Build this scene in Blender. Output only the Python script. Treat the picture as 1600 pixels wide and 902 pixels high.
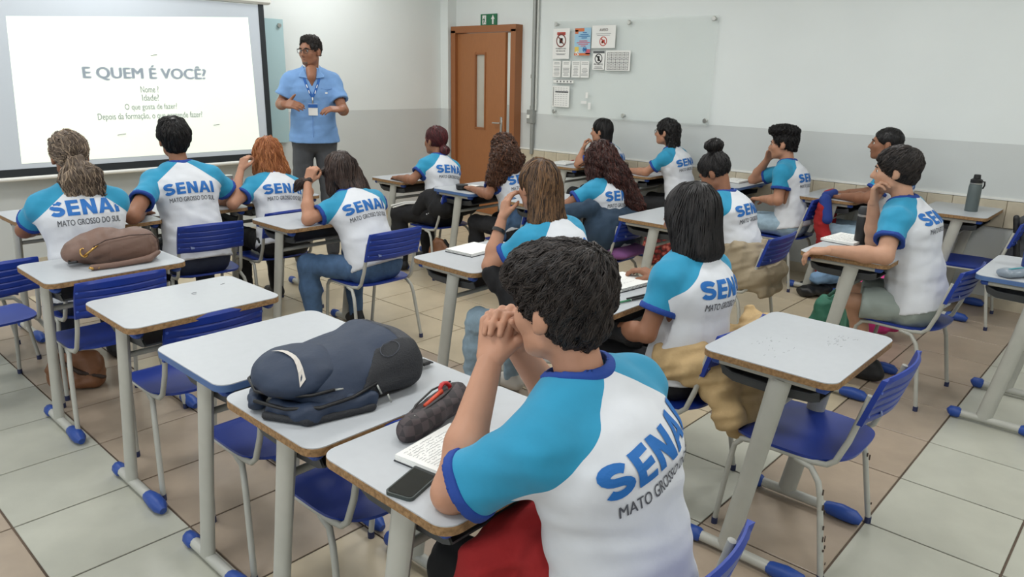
import bpy, bmesh, math, random
import numpy as np
from mathutils import Vector, Matrix
from mathutils.bvhtree import BVHTree

scene = bpy.context.scene
for o in list(bpy.data.objects):
    bpy.data.objects.remove(o, do_unlink=True)
COL = scene.collection
random.seed(7)
RNG = np.random.default_rng(7)

# ------------------------------------------------------------------ camera
F_PX, YAW, PITCH, ROLL, CAM_H = 1148.2, 0.832253, 0.282815, 0.020355, 1.65
cam = bpy.data.cameras.new('camera')
cam.sensor_fit = 'HORIZONTAL'
cam.sensor_width = 36.0
cam.lens = F_PX / 1600.0 * 36.0
cam.clip_start = 0.05
camo = bpy.data.objects.new('camera', cam)
COL.objects.link(camo)
_fw = Vector((math.sin(YAW) * math.cos(PITCH), math.cos(YAW) * math.cos(PITCH), -math.sin(PITCH)))
_r0 = Vector((math.cos(YAW), -math.sin(YAW), 0))
_u0 = _r0.cross(_fw)
_r = _r0 * math.cos(ROLL) + _u0 * math.sin(ROLL)
_u = -_r0 * math.sin(ROLL) + _u0 * math.cos(ROLL)
camo.matrix_world = Matrix(((_r.x, _u.x, -_fw.x, 0), (_r.y, _u.y, -_fw.y, 0), (_r.z, _u.z, -_fw.z, CAM_H), (0, 0, 0, 1)))
scene.camera = camo

# ------------------------------------------------------------------ world, light, exposure
world = bpy.data.worlds.new('world')
scene.world = world
world.use_nodes = True
world.node_tree.nodes['Background'].inputs[0].default_value = (0.80, 0.88, 1.0, 1)
world.node_tree.nodes['Background'].inputs[1].default_value = 0.6
scene.view_settings.view_transform = 'Standard'
scene.view_settings.look = 'None'
scene.view_settings.gamma = 1.0
scene.view_settings.use_curve_mapping = False
scene.view_settings.exposure = 0.0

ROOM = dict(x0=-2.0, x1=6.5, y0=-2.2, y1=7.05, h=3.1)
LAMP_POWER = 17.0
WINDOW_POWER = 45.0

def area_light(name, loc, rot, sx, sy, power, color, parent=None):
    l = bpy.data.lights.new(name, 'AREA')
    l.shape = 'RECTANGLE'; l.size = sx; l.size_y = sy
    l.energy = power; l.color = color
    o = bpy.data.objects.new(name, l)
    COL.objects.link(o)
    o.location = loc; o.rotation_euler = rot
    if parent is not None:
        o.parent = parent
    return o

# daylight through the window band of the left wall
area_light('window_daylight', (ROOM['x0'] + 0.06, 2.4, 1.75), (0, math.radians(-90), 0), 1.3, 6.0, WINDOW_POWER, (0.90, 0.96, 1.0))

# ------------------------------------------------------------------ tagging
def tag(o, label=None, cat=None, group=None, kind=None):
    if label: o['label'] = label
    if cat: o['category'] = cat
    if group: o['group'] = group
    if kind: o['kind'] = kind
    return o

def empty(name, loc=(0, 0, 0), rz=0.0, label=None, cat=None, group=None):
    o = bpy.data.objects.new(name, None)
    o.empty_display_size = 0.1
    COL.objects.link(o)
    o.location = loc; o.rotation_euler = (0, 0, rz)
    return tag(o, label, cat, group)

# ------------------------------------------------------------------ materials
def lin(c):
    if isinstance(c, str):
        c = tuple(int(c[i:i + 2], 16) for i in (0, 2, 4))
    out = []
    for v in c:
        v = v / 255.0
        out.append(v / 12.92 if v <= 0.04045 else ((v + 0.055) / 1.055) ** 2.4)
    return (out[0], out[1], out[2], 1.0)

MATS = {}
def mat(name, col, rough=0.6, metal=0.0, var=0.0, vscale=8.0, bump=0.0, bscale=60.0, col2=None, spec=0.5,
        stretch=None, emit=0.0, alpha=1.0, trans=0.0, coat=0.0, sheen=0.0, detail=4.0):
    if name in MATS: return MATS[name]
    m = bpy.data.materials.new(name)
    m.use_nodes = True
    nt = m.node_tree; N = nt.nodes; L = nt.links
    b = N['Principled BSDF']
    c = lin(col)
    b.inputs['Base Color'].default_value = c
    m.diffuse_color = c
    b.inputs['Roughness'].default_value = rough
    b.inputs['Metallic'].default_value = metal
    b.inputs['Specular IOR Level'].default_value = spec
    if coat: b.inputs['Coat Weight'].default_value = coat
    if sheen: b.inputs['Sheen Weight'].default_value = sheen
    if trans: b.inputs['Transmission Weight'].default_value = trans
    if alpha < 1: b.inputs['Alpha'].default_value = alpha
    if emit:
        b.inputs['Emission Color'].default_value = c
        b.inputs['Emission Strength'].default_value = emit
    tc = None
    def coords():
        nonlocal tc
        if tc is None:
            t = N.new('ShaderNodeTexCoord')
            mp = N.new('ShaderNodeMapping')
            if stretch: mp.inputs['Scale'].default_value = stretch
            L.new(t.outputs['Object'], mp.inputs['Vector'])
            tc = mp
        return tc.outputs['Vector']
    if var > 0 or col2 is not None:
        n = N.new('ShaderNodeTexNoise'); n.inputs['Scale'].default_value = vscale
        n.inputs['Detail'].default_value = detail
        L.new(coords(), n.inputs['Vector'])
        r = N.new('ShaderNodeValToRGB')
        if col2 is not None:
            a, d = c, lin(col2)
        else:
            a = tuple(max(0, x * (1 - var)) for x in c[:3]) + (1,)
            d = tuple(min(1, x * (1 + var)) for x in c[:3]) + (1,)
        r.color_ramp.elements[0].position = 0.35; r.color_ramp.elements[0].color = a
        r.color_ramp.elements[1].position = 0.65; r.color_ramp.elements[1].color = d
        L.new(n.outputs['Fac'], r.inputs['Fac'])
        L.new(r.outputs['Color'], b.inputs['Base Color'])
    if bump > 0:
        n2 = N.new('ShaderNodeTexNoise'); n2.inputs['Scale'].default_value = bscale
        n2.inputs['Detail'].default_value = 3.0
        L.new(coords(), n2.inputs['Vector'])
        bp = N.new('ShaderNodeBump'); bp.inputs['Strength'].default_value = bump
        bp.inputs['Distance'].default_value = 0.01
        L.new(n2.outputs['Fac'], bp.inputs['Height'])
        L.new(bp.outputs['Normal'], b.inputs['Normal'])
    MATS[name] = m
    return m

def hair_mat(name, dark, light, rough=0.45, spec=0.35):
    """hair whose tone varies from lock to lock through the mesh attribute 'tone'"""
    if name in MATS: return MATS[name]
    m = bpy.data.materials.new(name); m.use_nodes = True
    N = m.node_tree.nodes; L = m.node_tree.links
    b = N['Principled BSDF']
    b.inputs['Roughness'].default_value = rough
    b.inputs['Specular IOR Level'].default_value = spec
    a = N.new('ShaderNodeAttribute'); a.attribute_name = 'tone'
    r = N.new('ShaderNodeValToRGB')
    r.color_ramp.elements[0].color = lin(dark); r.color_ramp.elements[1].color = lin(light)
    L.new(a.outputs['Fac'], r.inputs['Fac']); L.new(r.outputs['Color'], b.inputs['Base Color'])
    m.diffuse_color = lin(dark)
    MATS[name] = m
    return m

# ------------------------------------------------------------------ mesh builder
class MB:
    def __init__(self):
        self.v = []; self.f = []
    def add(self, vs, fs):
        n = len(self.v)
        self.v += [tuple(x) for x in vs]
        self.f += [tuple(i + n for i in f) for f in fs]
        return self
    def box(self, c, s, rz=0.0, bev=0.0, M=None):
        hx, hy, hz = s[0] / 2, s[1] / 2, s[2] / 2
        if bev <= 0:
            vs = [(x, y, z) for z in (-hz, hz) for y in (-hy, hy) for x in (-hx, hx)]
            fs = [(0, 2, 3, 1), (4, 5, 7, 6), (0, 1, 5, 4), (2, 6, 7, 3), (0, 4, 6, 2), (1, 3, 7, 5)]
        else:
            bev = min(bev, hx * .98, hy * .98, hz * .98)
            vs = []
            for sz in (-1, 1):
                for sy in (-1, 1):
                    for sx in (-1, 1):
                        vs += [(sx * hx, sy * (hy - bev), sz * (hz - bev)), (sx * (hx - bev), sy * hy, sz * (hz - bev)), (sx * (hx - bev), sy * (hy - bev), sz * hz)]
            hull = bmesh.new()
            for p in vs: hull.verts.new(p)
            bmesh.ops.convex_hull(hull, input=hull.verts)
            bmesh.ops.dissolve_limit(hull, angle_limit=0.01, verts=hull.verts, edges=hull.edges)
            hull.verts.index_update()
            vs = [tuple(q.co) for q in hull.verts]; fs = [tuple(q.index for q in f.verts) for f in hull.faces]
            hull.free()
        R = Matrix.Rotation(rz, 3, 'Z') if M is None else M
        vs = [R @ Vector(q) + Vector(c) for q in vs]
        return self.add(vs, fs)
    def tube(self, pts, r, n=8, ry=None, up=(0, 0, 1), caps=True):
        """swept tube; r number or list; ry second radius for an elliptic section along 'up'"""
        P = [Vector(p) for p in pts]; m = len(P)
        rs = r if isinstance(r, (list, tuple)) else [r] * m
        rys = ry if isinstance(ry, (list, tuple)) else ([ry] * m if ry else rs)
        T = []
        for i in range(m):
            t = (P[min(i + 1, m - 1)] - P[max(i - 1, 0)])
            T.append(t.normalized() if t.length > 1e-9 else Vector((0, 0, 1)))
        U = Vector(up)
        if abs(U.dot(T[0])) > 0.98: U = Vector((1, 0, 0)) if abs(T[0].x) < 0.9 else Vector((0, 1, 0))
        vs = []; fs = []
        for i in range(m):
            U = (U - T[i] * U.dot(T[i]))
            if U.length < 1e-6: U = T[i].orthogonal()
            U.normalize(); W = T[i].cross(U)
            for k in range(n):
                a = 2 * math.pi * k / n
                vs.append(P[i] + W * (rs[i] * math.cos(a)) + U * (rys[i] * math.sin(a)))
        for i in range(m - 1):
            for k in range(n):
                k2 = (k + 1) % n
                fs.append((i * n + k, i * n + k2, (i + 1) * n + k2, (i + 1) * n + k))
        if caps:
            fs.append(tuple(reversed(range(n)))); fs.append(tuple((m - 1) * n + k for k in range(n)))
        return self.add(vs, fs)
    def lathe(self, prof, n=20, c=(0, 0, 0), M=None):
        vs = []; fs = []
        for (r, z) in prof:
            for k in range(n):
                a = 2 * math.pi * k / n
                vs.append(Vector((r * math.cos(a), r * math.sin(a), z)))
        for i in range(len(prof) - 1):
            for k in range(n):
                k2 = (k + 1) % n
                fs.append((i * n + k, i * n + k2, (i + 1) * n + k2, (i + 1) * n + k))
        fs.append(tuple(reversed(range(n)))); fs.append(tuple((len(prof) - 1) * n + k for k in range(n)))
        R = M if M is not None else Matrix.Identity(3)
        return self.add([R @ q + Vector(c) for q in vs], fs)
    def prism(self, outline, z0, z1):
        n = len(outline)
        vs = [(x, y, z0) for x, y in outline] + [(x, y, z1) for x, y in outline]
        fs = [tuple(reversed(range(n))), tuple(range(n, 2 * n))]
        fs += [(i, (i + 1) % n, n + (i + 1) % n, n + i) for i in range(n)]
        return self.add(vs, fs)
    def mesh(self, name, m=None, smooth=False):
        me = bpy.data.meshes.new(name)
        me.from_pydata([tuple(q) for q in self.v], [], self.f)
        if m: me.materials.append(m)
        if smooth:
            me.polygons.foreach_set('use_smooth', [True] * len(me.polygons))
        me.update()
        return me
    def build(self, name, m=None, parent=None, smooth=False, loc=None, rz=None, auto=None):
        o = bpy.data.objects.new(name, self.mesh(name, m, smooth or auto is not None))
        COL.objects.link(o)
        if auto is not None:
            o.data.set_sharp_from_angle(angle=math.radians(auto))
        if parent is not None: o.parent = parent
        if loc is not None: o.location = loc
        if rz is not None: o.rotation_euler = (0, 0, rz)
        return o

def rrect(w, h, r, n=5, cx=0, cy=0):
    out = []
    for sx, sy, a0 in ((1, 1, 0), (-1, 1, 90), (-1, -1, 180), (1, -1, 270)):
        for k in range(n + 1):
            a = math.radians(a0 + 90 * k / n)
            out.append((cx + sx * (w / 2 - r) + r * math.cos(a), cy + sy * (h / 2 - r) + r * math.sin(a)))
    return out

def copy_tree(o, parent=None):
    c = o.copy(); COL.objects.link(c)
    c.parent = parent
    for ch in o.children: copy_tree(ch, c)
    return c

def text_geo(s, size=1.0, bold=0.0, align='CENTER', width=None, shear=0.0, spacing=1.0):
    """flat letter outlines in the xy plane, as (verts, faces); width rescales in x"""
    cu = bpy.data.curves.new('letters', 'FONT')
    cu.body = s; cu.size = 1.0; cu.align_x = align; cu.align_y = 'CENTER'
    cu.offset = 0.0; cu.shear = shear; cu.space_character = spacing
    cu.resolution_u = 3
    o = bpy.data.objects.new('letters', cu); COL.objects.link(o)
    bpy.context.view_layer.update()
    dg = bpy.context.evaluated_depsgraph_get()
    me = o.evaluated_get(dg).to_mesh()
    vs = np.array([tuple(v.co) for v in me.vertices]); fs = [tuple(p.vertices) for p in me.polygons]
    o.evaluated_get(dg).to_mesh_clear()
    bpy.data.objects.remove(o, do_unlink=True); bpy.data.curves.remove(cu)
    if len(vs) == 0: return vs, fs
    lo, hi = vs.min(0), vs.max(0)
    if bold > 0:      # heavier weight: the outline struck several times side by side
        n0 = len(vs); cp_ = []; fc_ = []
        for i_, (dx_, dy_) in enumerate(((-1, -.5), (-.33, .5), (.33, -.5), (1, .5))):
            cp_.append(vs + np.array([dx_ * bold, dy_ * bold * .7, 0])); fc_ += [tuple(j + i_ * n0 for j in f) for f in fs]
        vs = np.concatenate(cp_); fs = fc_; lo, hi = vs.min(0), vs.max(0)
    if align == 'CENTER': vs[:, 0] -= (lo[0] + hi[0]) / 2
    else: vs[:, 0] -= lo[0]
    vs[:, 1] -= (lo[1] + hi[1]) / 2
    vs[:, 1] *= size / max(hi[1] - lo[1], 1e-6)
    vs[:, 0] *= (width / (hi[0] - lo[0])) if width else size / max(hi[1] - lo[1], 1e-6)
    return vs, fs
# ================================================================== ROOM
def wall_mat():
    m = bpy.data.materials.new('two_tone_wall_paint'); m.use_nodes = True
    N = m.node_tree.nodes; L = m.node_tree.links; b = N['Principled BSDF']
    b.inputs['Roughness'].default_value = 0.55
    b.inputs['Specular IOR Level'].default_value = 0.3
    g = N.new('ShaderNodeNewGeometry'); s = N.new('ShaderNodeSeparateXYZ')
    L.new(g.outputs['Position'], s.inputs[0])
    st = N.new('ShaderNodeMath'); st.operation = 'GREATER_THAN'; st.inputs[1].default_value = 1.235
    L.new(s.outputs['Z'], st.inputs[0])
    n = N.new('ShaderNodeTexNoise'); n.inputs['Scale'].default_value = 2.5; n.inputs['Detail'].default_value = 5
    L.new(g.outputs['Position'], n.inputs['Vector'])
    up = N.new('ShaderNodeValToRGB'); lo = N.new('ShaderNodeValToRGB')
    up.color_ramp.elements[0].color = lin((224, 229, 227)); up.color_ramp.elements[1].color = lin((230, 235, 233))
    lo.color_ramp.elements[0].color = lin((200, 204, 202)); lo.color_ramp.elements[1].color = lin((207, 211, 209))
    L.new(n.outputs['Fac'], up.inputs[0]); L.new(n.outputs['Fac'], lo.inputs[0])
    mx = N.new('ShaderNodeMix'); mx.data_type = 'RGBA'
    L.new(st.outputs[0], mx.inputs[0]); L.new(lo.outputs[0], mx.inputs[6]); L.new(up.outputs[0], mx.inputs[7])
    L.new(mx.outputs[2], b.inputs['Base Color'])
    return m
M_wall = wall_mat()
M_ceil = mat('ceiling_white', (236, 236, 230), 0.8)
M_grout = mat('floor_grout', (98, 84, 72), 0.9, var=0.2, vscale=5)
M_tp = mat('pale_floor_tile', (180, 180, 167), 0.32, var=0.05, vscale=6, bump=0.03, bscale=20)
M_tb = mat('brown_floor_tile', (164, 148, 130), 0.32, var=0.07, vscale=6, bump=0.03, bscale=20)
M_ty = mat('sand_floor_tile', (190, 176, 150), 0.32, var=0.05, vscale=6, bump=0.03, bscale=20)
M_band = mat('beige_wall_tile', (196, 186, 164), 0.4, var=0.08, vscale=9)
M_white = mat('white_trim', (232, 232, 226), 0.5)
M_brown = mat('brown_door_paint', (160, 104, 62), 0.45, var=0.04, vscale=12, stretch=(8, 8, 1))
M_brown2 = mat('brown_frame_paint', (150, 94, 54), 0.45)
M_grey = mat('galvanised_grey', (158, 160, 156), 0.45, metal=0.5)
M_chrome = mat('brushed_steel', (190, 190, 186), 0.3, metal=0.9)
M_glass = mat('pale_green_glass', (224, 233, 228), 0.08, alpha=0.13, coat=0.3)
M_bglass = mat('blue_tinted_glass', (176, 204, 208), 0.12, coat=0.3)
M_paper = mat('white_paper', (236, 236, 232), 0.8)
M_ink = mat('grey_ink', (96, 98, 100), 0.8)
M_inkd = mat('black_ink', (42, 42, 44), 0.8)
M_red = mat('red_print', (190, 70, 58), 0.7)
M_black = mat('black_plastic', (22, 22, 24), 0.45)
M_pane = mat('frosted_pane', (196, 192, 180), 0.35, alpha=0.75)

x0, x1, y0, y1, RH = ROOM['x0'], ROOM['x1'], ROOM['y0'], ROOM['y1'], ROOM['h']

# floor slab (grout colour) with every tile in reach of the camera a piece of its own
fl = MB().box(((x0 + x1) / 2 + 0.8, (y0 + y1) / 2, -0.056), (x1 - x0 + 2.0, y1 - y0 + 0.4, 0.1)).build('floor', M_grout)
tag(fl, kind='structure')
TS = 0.4575; GX = 0.968; GY = 2.4885; gap = 0.008
tile_me = {}
def tile_mesh(w, d, m):
    key = (round(w, 3), round(d, 3), m.name)
    if key not in tile_me:
        tile_me[key] = MB().box((0, 0, -0.003), (w, d, 0.006), bev=0.0015).mesh('tile', m)
    return tile_me[key]
def add_tile(xa, xb, ya, yb, m):
    t = bpy.data.objects.new('tile', tile_mesh(xb - xa, yb - ya, m)); COL.objects.link(t)
    t.location = ((xa + xb) / 2, (ya + yb) / 2, 0.056 - 0.056); t.parent = fl
for i in range(-3, 13):
    for j in range(-7, 11):
        xa, xb = GX + i * TS + gap / 2, min(GX + (i + 1) * TS - gap / 2, x1)
        ya, yb = GY + j * TS + gap / 2, min(GY + (j + 1) * TS - gap / 2, y1)
        if xb - xa < 0.03 or yb - ya < 0.03: continue
        xm, ym = (xa + xb) / 2, (ya + yb) / 2
        if i == -1: m = M_tp
        elif i < -1: m = M_tb
        elif ym < 0.667: m = M_tp
        elif 1.12 < ym < 1.60 and xm < 3.3: m = M_tp
        elif xm > 2.8 and ym > 1.6: m = M_ty
        elif ym > 3.4 and xm > 1.9: m = M_ty
        else: m = M_tb
        if random.random() < 0.08 and m is M_tb: m = M_ty
        add_tile(xa, xb, ya, yb, m)
rest = MB()
rest.box(((x0 - 0.405) / 2 - 0.0, (y0 + y1) / 2, -0.004), (-0.405 - x0 - 0.01, y1 - y0, 0.006))
rest.box(((x1 - 0.405) / 2, (y0 - 0.72) / 2, -0.004), (x1 + 0.405, -0.72 - y0, 0.006))
rest.build('plain_tiling', M_tb, fl)

# walls
w = MB().box(((x0 + x1) / 2, y1 + 0.075, RH / 2), (x1 - x0 + 0.3, 0.15, RH)).build('wall_front', M_wall); tag(w, kind='structure')
DY0, DY1, DZ = 5.885, 6.845, 2.145     # door opening in the right wall
w = MB()
w.box((x1 + 0.075, (y0 + DY0) / 2, RH / 2), (0.15, DY0 - y0, RH))
w.box((x1 + 0.075, (DY1 + y1) / 2, RH / 2), (0.15, y1 - DY1, RH))
w.box((x1 + 0.075, (DY0 + DY1) / 2, (DZ + RH) / 2), (0.15, DY1 - DY0, RH - DZ))
wr = w.build('wall_right', M_wall); tag(wr, kind='structure')
w = MB().box(((x0 + x1) / 2, y0 - 0.075, RH / 2), (x1 - x0 + 0.3, 0.15, RH)).build('wall_back', M_wall); tag(w, kind='structure')
w = MB()
w.box((x0 - 0.075, (y0 + y1) / 2, 0.5), (0.15, y1 - y0, 1.0))
w.box((x0 - 0.075, (y0 + y1) / 2, 2.8), (0.15, y1 - y0, 0.6))
w.box((x0 - 0.075, (y0 - 0.7) / 2, 1.75), (0.15, -0.7 - y0, 1.5)); w.box((x0 - 0.075, (5.5 + y1) / 2, 1.75), (0.15, y1 - 5.5, 1.5))
w = w.build('wall_left', M_wall); tag(w, kind='structure')
wf = MB()
for k in range(7): wf.box((x0 - 0.06, -0.7 + 6.2 * k / 6, 1.75), (0.05, 0.05, 1.5))
for z in (1.02, 1.75, 2.48): wf.box((x0 - 0.06, 2.4, z), (0.05, 6.2, 0.05))
wf = wf.build('window_1', M_white); tag(wf, kind='structure')
MB().box((x0 - 0.06, 2.4, 1.75), (0.006, 6.15, 1.45)).build('pane', mat('window_glass', (225, 238, 245), 0.05, alpha=0.12), wf)
c = MB().box(((x0 + x1) / 2, (y0 + y1) / 2, RH + 0.05), (x1 - x0 + 0.3, y1 - y0 + 0.3, 0.1)).build('ceiling', M_ceil); tag(c, kind='structure')
# corner pilaster between front wall and door
p = MB().box((6.43, 6.985, RH / 2), (0.14, 0.13, RH)).build('trim_1', M_wall); tag(p, kind='structure')
# skirting tiles along the front wall, tile band along the right wall
sk = MB().box((2.2, 7.043, 0.04), (8.3, 0.014, 0.08)).build('baseboard_front', M_band); tag(sk, kind='structure')
sk = MB().box((6.493, 1.82, 0.04), (0.014, 7.95, 0.08)).build('baseboard_right', M_band); tag(sk, kind='structure')
bd = MB().box((6.492, 1.82, 0.834), (0.018, 8.02, 0.016)).build('trim_2', M_white); tag(bd, kind='structure')
MB().box((6.496, 1.82, 0.72), (0.008, 8.02, 0.205)).build('mortar_bed', mat('band_mortar', (160, 150, 130), 0.9), bd)
bt = MB().box((0, 0, 0), (0.014, 0.177, 0.2), bev=0.003).mesh('tile', M_band)
for k in range(44):
    y = 5.72 - k * 0.18
    if y < y0 + 0.1: break
    t = bpy.data.objects.new('tile', bt); COL.objects.link(t); t.location = (6.489, y, 0.722); t.parent = bd

# corridor beyond the door
w = MB()
w.box((8.05, 6.2, RH / 2), (0.1, 3.0, RH)); w.box((7.3, 4.75, RH / 2), (1.4, 0.1, RH)); w.box((7.3, 7.65, RH / 2), (1.4, 0.1, RH))
w = w.build('wall_corridor', M_wall); tag(w, kind='structure')
c = MB().box((7.3, 6.2, 2.75), (1.5, 3.0, 0.1)).build('ceiling_corridor', M_ceil); tag(c, kind='structure')
area_light('corridor_lamp_light', (7.3, 6.2, 2.6), (0, 0, 0), 0.3, 1.0, 22.0, (1.0, 0.95, 0.86))

# door: frame, leaf ajar, glazed slit, lever handle
fr = MB()
fr.box((6.485, DY1 + 0.012, DZ / 2), (0.2, 0.075, DZ)); fr.box((6.485, DY0 - 0.012, DZ / 2), (0.2, 0.075, DZ))
fr.box((6.485, (DY0 + DY1) / 2, DZ + 0.012), (0.2, DY1 - DY0 + 0.1, 0.075))
fr = fr.build('door_1', M_brown2); tag(fr, kind='structure')
leaf = empty('leaf', (6.44, DY1 - 0.03, 0)); leaf.parent = fr
leaf.rotation_euler = (0, 0, math.radians(-4.5))
LW = DY1 - DY0 - 0.10
sy0, sy1, sz0, sz1 = -LW * 0.60, -LW * 0.39, 1.03, 1.88
lf = MB()
lf.box((0, sy1 / 2, 1.06), (0.036, -sy1, 2.10)); lf.box((0, (sy0 - LW) / 2, 1.06), (0.036, LW + sy0, 2.10))
lf.box((0, (sy0 + sy1) / 2, (0.01 + sz0) / 2), (0.036, sy1 - sy0, sz0 - 0.01)); lf.box((0, (sy0 + sy1) / 2, (sz1 + 2.11) / 2), (0.036, sy1 - sy0, 2.11 - sz1))
leafm = lf.build('door_leaf', M_brown, leaf)
MB().box((0.004, (sy0 + sy1) / 2, (sz0 + sz1) / 2), (0.006, sy1 - sy0, sz1 - sz0)).build('pane', M_pane, leaf)
tr = MB()
for (yy, zz, a, b2) in ((sy0, 1.455, 0.018, 0.88), (sy1, 1.455, 0.018, 0.88), ((sy0 + sy1) / 2, sz0, sy1 - sy0, 0.018), ((sy0 + sy1) / 2, sz1, sy1 - sy0, 0.018)):
    tr.box((-0.004, yy, zz), (0.046, a, b2))
tr.build('glazing_bead', M_brown2, leaf)
h = MB(); h.box((-0.024, -LW + 0.05, 1.08), (0.008, 0.035, 0.20), bev=0.003)
h.tube([(-0.026, -LW + 0.05, 1.11), (-0.062, -LW + 0.05, 1.11), (-0.066, -LW + 0.06, 1.11), (-0.066, -LW + 0.155, 1.108)], 0.009)
h.build('door_handle', M_chrome, leaf, auto=40)
MB().box((6.455, DY0 + 0.05, 2.02), (0.05, 0.05, 0.11), bev=0.004).build('striker_box', M_white, fr)

# exit sign above the door
sg = MB().box((6.492, 6.36, 2.262), (0.012, 0.262, 0.128)).build('exit_sign', mat('exit_green', (32, 110, 72), 0.4))
tag(sg, 'green emergency exit sign with running figure and arrow above door', 'sign')
a = MB()   # arrow, figure and doorway (flat print)
def wall_poly(mb, pts, yc, zc, x=6.4845):
    n = len(pts)
    mb.add([(x, yc - u, zc + v) for u, v in pts] + [(x + 0.001, yc - u, zc + v) for u, v in pts],
           [tuple(range(n)), tuple(reversed(range(n, 2 * n)))])
wall_poly(a, [(-.012, -.05), (.012, -.05), (.012, .01), (.03, .005), (0, .052), (-.03, .005), (-.012, .01)], 6.29, 2.262)
wall_poly(a, [(-.03, -.05), (.03, -.05), (.03, .05), (-.03, .05)], 6.43, 2.262)
a.build('arrow_and_doorway', M_paper, sg)
a = MB()
for s_ in ([(0, .028), (.008, .036), (.014, .028), (.008, .02)], [(-.012, .015), (.012, .015), (.006, -.015), (-.008, -.012)], [(-.008, -.01), (.002, -.012), (-.014, -.045), (-.022, -.04)], [(.0, -.012), (.008, -.014), (.022, -.032), (.016, -.04)], [(-.01, .014), (-.006, .006), (-.024, -.006), (-.026, .002)]):
    wall_poly(a, s_, 6.43, 2.262, 6.4835)
a.build('running_figure', MATS['exit_green'], sg)

# conduit with switch box
cd = MB().tube([(6.47, 5.63, 0.78), (6.47, 5.635, RH)], 0.022, 10).build('conduit', M_grey, auto=40)
tag(cd, 'grey vertical electrical conduit pipe on wall beside door', 'pipe')
MB().box((6.462, 5.645, 1.20), (0.06, 0.09, 0.15), bev=0.006).build('switch_box', M_grey, cd)
MB().box((6.43, 5.66, 1.20), (0.008, 0.04, 0.04), bev=0.002).build('switch', M_white, cd)
MB().tube([(6.47, 5.635, 1.62), (6.47, 5.635, 1.66)], 0.028, 10).build('coupling', M_grey, cd, auto=40)
MB().tube([(6.47, 5.635, 1.28), (6.47, 5.635, 1.32)], 0.028, 10).build('coupling', M_grey, cd, auto=40)
cd2 = MB().tube([(6.478, 5.59, 1.27), (6.478, 5.59, RH)], 0.012, 8).build('conduit', mat('pale_conduit', (206, 208, 202), 0.5), auto=40)
tag(cd2, 'thin pale cable pipe just right of the grey conduit', 'pipe')

# glass notice board on the right wall
gb = empty('glass_board', (6.5, 4.385, 1.22), label='large clear glass board bolted to right wall, papers on its left', cat='board')
MB().box((-0.036, 0, 0.497), (0.008, 1.925, 0.985)).build('glass_panel', M_glass, gb)
for (yy, zz) in ((5.319, 2.181), (4.386, 2.173), (3.464, 2.179), (5.313, 1.273), (4.395, 1.271), (3.467, 1.27)):
    MB().lathe([(0.013, 0), (0.013, 0.035), (0.022, 0.037), (0.022, 0.046), (0.018, 0.05)], 14, (0, yy - 4.385, zz - 1.22), Matrix.Rotation(math.radians(-90), 3, 'Y')).build('standoff_bolt', M_chrome, gb, auto=40)

XB = 6.4575
def sheet(name, ya, za, yb, zb, label, m=None, cat='paper', group=None):
    """sheet of paper taped to the glass; (ya,za) top-left as seen, (yb,zb) bottom-right"""
    o = MB().box((XB, (ya + yb) / 2, (za + zb) / 2), (0.002, ya - yb, za - zb)).build(name, m or M_paper)
    tag(o, label, cat, group)
    return o
def prints(o, items, ya, za, yb, zb):
    """items: (material, kind, u, v, w, h / text) with u,v fractions from the top-left corner"""
    W, H = ya - yb, za - zb
    acc = {}
    for it in items:
        mb = acc.setdefault(it[0].name, (it[0], MB()))[1]
        k, u, v = it[1], it[2], it[3]
        yc, zc = ya - u * W, za - v * H
        if k == 'r':
            a_, b_ = it[4] * W / 2, it[5] * H / 2
            wall_poly(mb, [(-a_, -b_), (a_, -b_), (a_, b_), (-a_, b_)], yc, zc, XB - 0.0022)
        elif k == 't':
            vs, fs = text_geo(it[6] if len(it) > 6 else it[5], it[4] * H, 0.012, width=it[5] * W if len(it) > 6 else None)
            mb.add([(XB - 0.0026, yc - q[0], zc + q[1]) for q in vs], fs)
        elif k == 'o':
            R_ = it[4] * W; n = 20
            for i in range(n):
                a0, a1 = 2 * math.pi * i / n, 2 * math.pi * (i + 1) / n
                wall_poly(mb, [(R_ * math.cos(a0), R_ * math.sin(a0)), (R_ * math.cos(a1), R_ * math.sin(a1)), (.82 * R_ * math.cos(a1), .82 * R_ * math.sin(a1)), (.82 * R_ * math.cos(a0), .82 * R_ * math.sin(a0))], yc, zc, XB - 0.0024)
            d_ = R_ * 0.62
            wall_poly(mb, [(-d_ - .004, d_ - .004), (-d_ + .004, d_ + .004), (d_ + .004, -d_ + .004), (d_ - .004, -d_ - .004)], yc, zc, XB - 0.0026)
    for nm, (m, mb) in acc.items():
        mb.build('print', m, o)
r = (5.353, 2.137, 5.126, 1.828)
o = sheet('notice', *r, 'white notice with red header and crossed out phone circle', cat='notice')
prints(o, [(M_red, 'r', .5, .17, .5, .1), (M_paper, 't', .5, .17, .055, .42, 'ATENÇÃO'), (M_inkd, 'r', .5, .4, .19, .17), (M_paper, 'r', .5, .4, .13, .12), (mat('dark_red_print', (120, 60, 50), .7), 'o', .5, .4, .30),
           (M_inkd, 't', .5, .66, .04, .62, 'PROIBIDO USO'), (M_inkd, 't', .5, .74, .04, .55, 'DE CELULAR'), (M_ink, 'r', .5, .83, .6, .012), (M_ink, 'r', .5, .86, .5, .012)], *r)
r = (5.057, 2.136, 4.847, 1.86)
o = sheet('poster', *r, 'small colourful poster in light blue with orange corners on glass board', mat('poster_blue', (160, 200, 222), .7), 'poster')
M_or = mat('poster_orange', (214, 120, 74), .7); M_db = mat('poster_blue_ink', (40, 110, 170), .7); M_pk = mat('poster_pink', (206, 96, 110), .7); M_yl = mat('poster_yellow', (226, 196, 96), .7)
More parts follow.
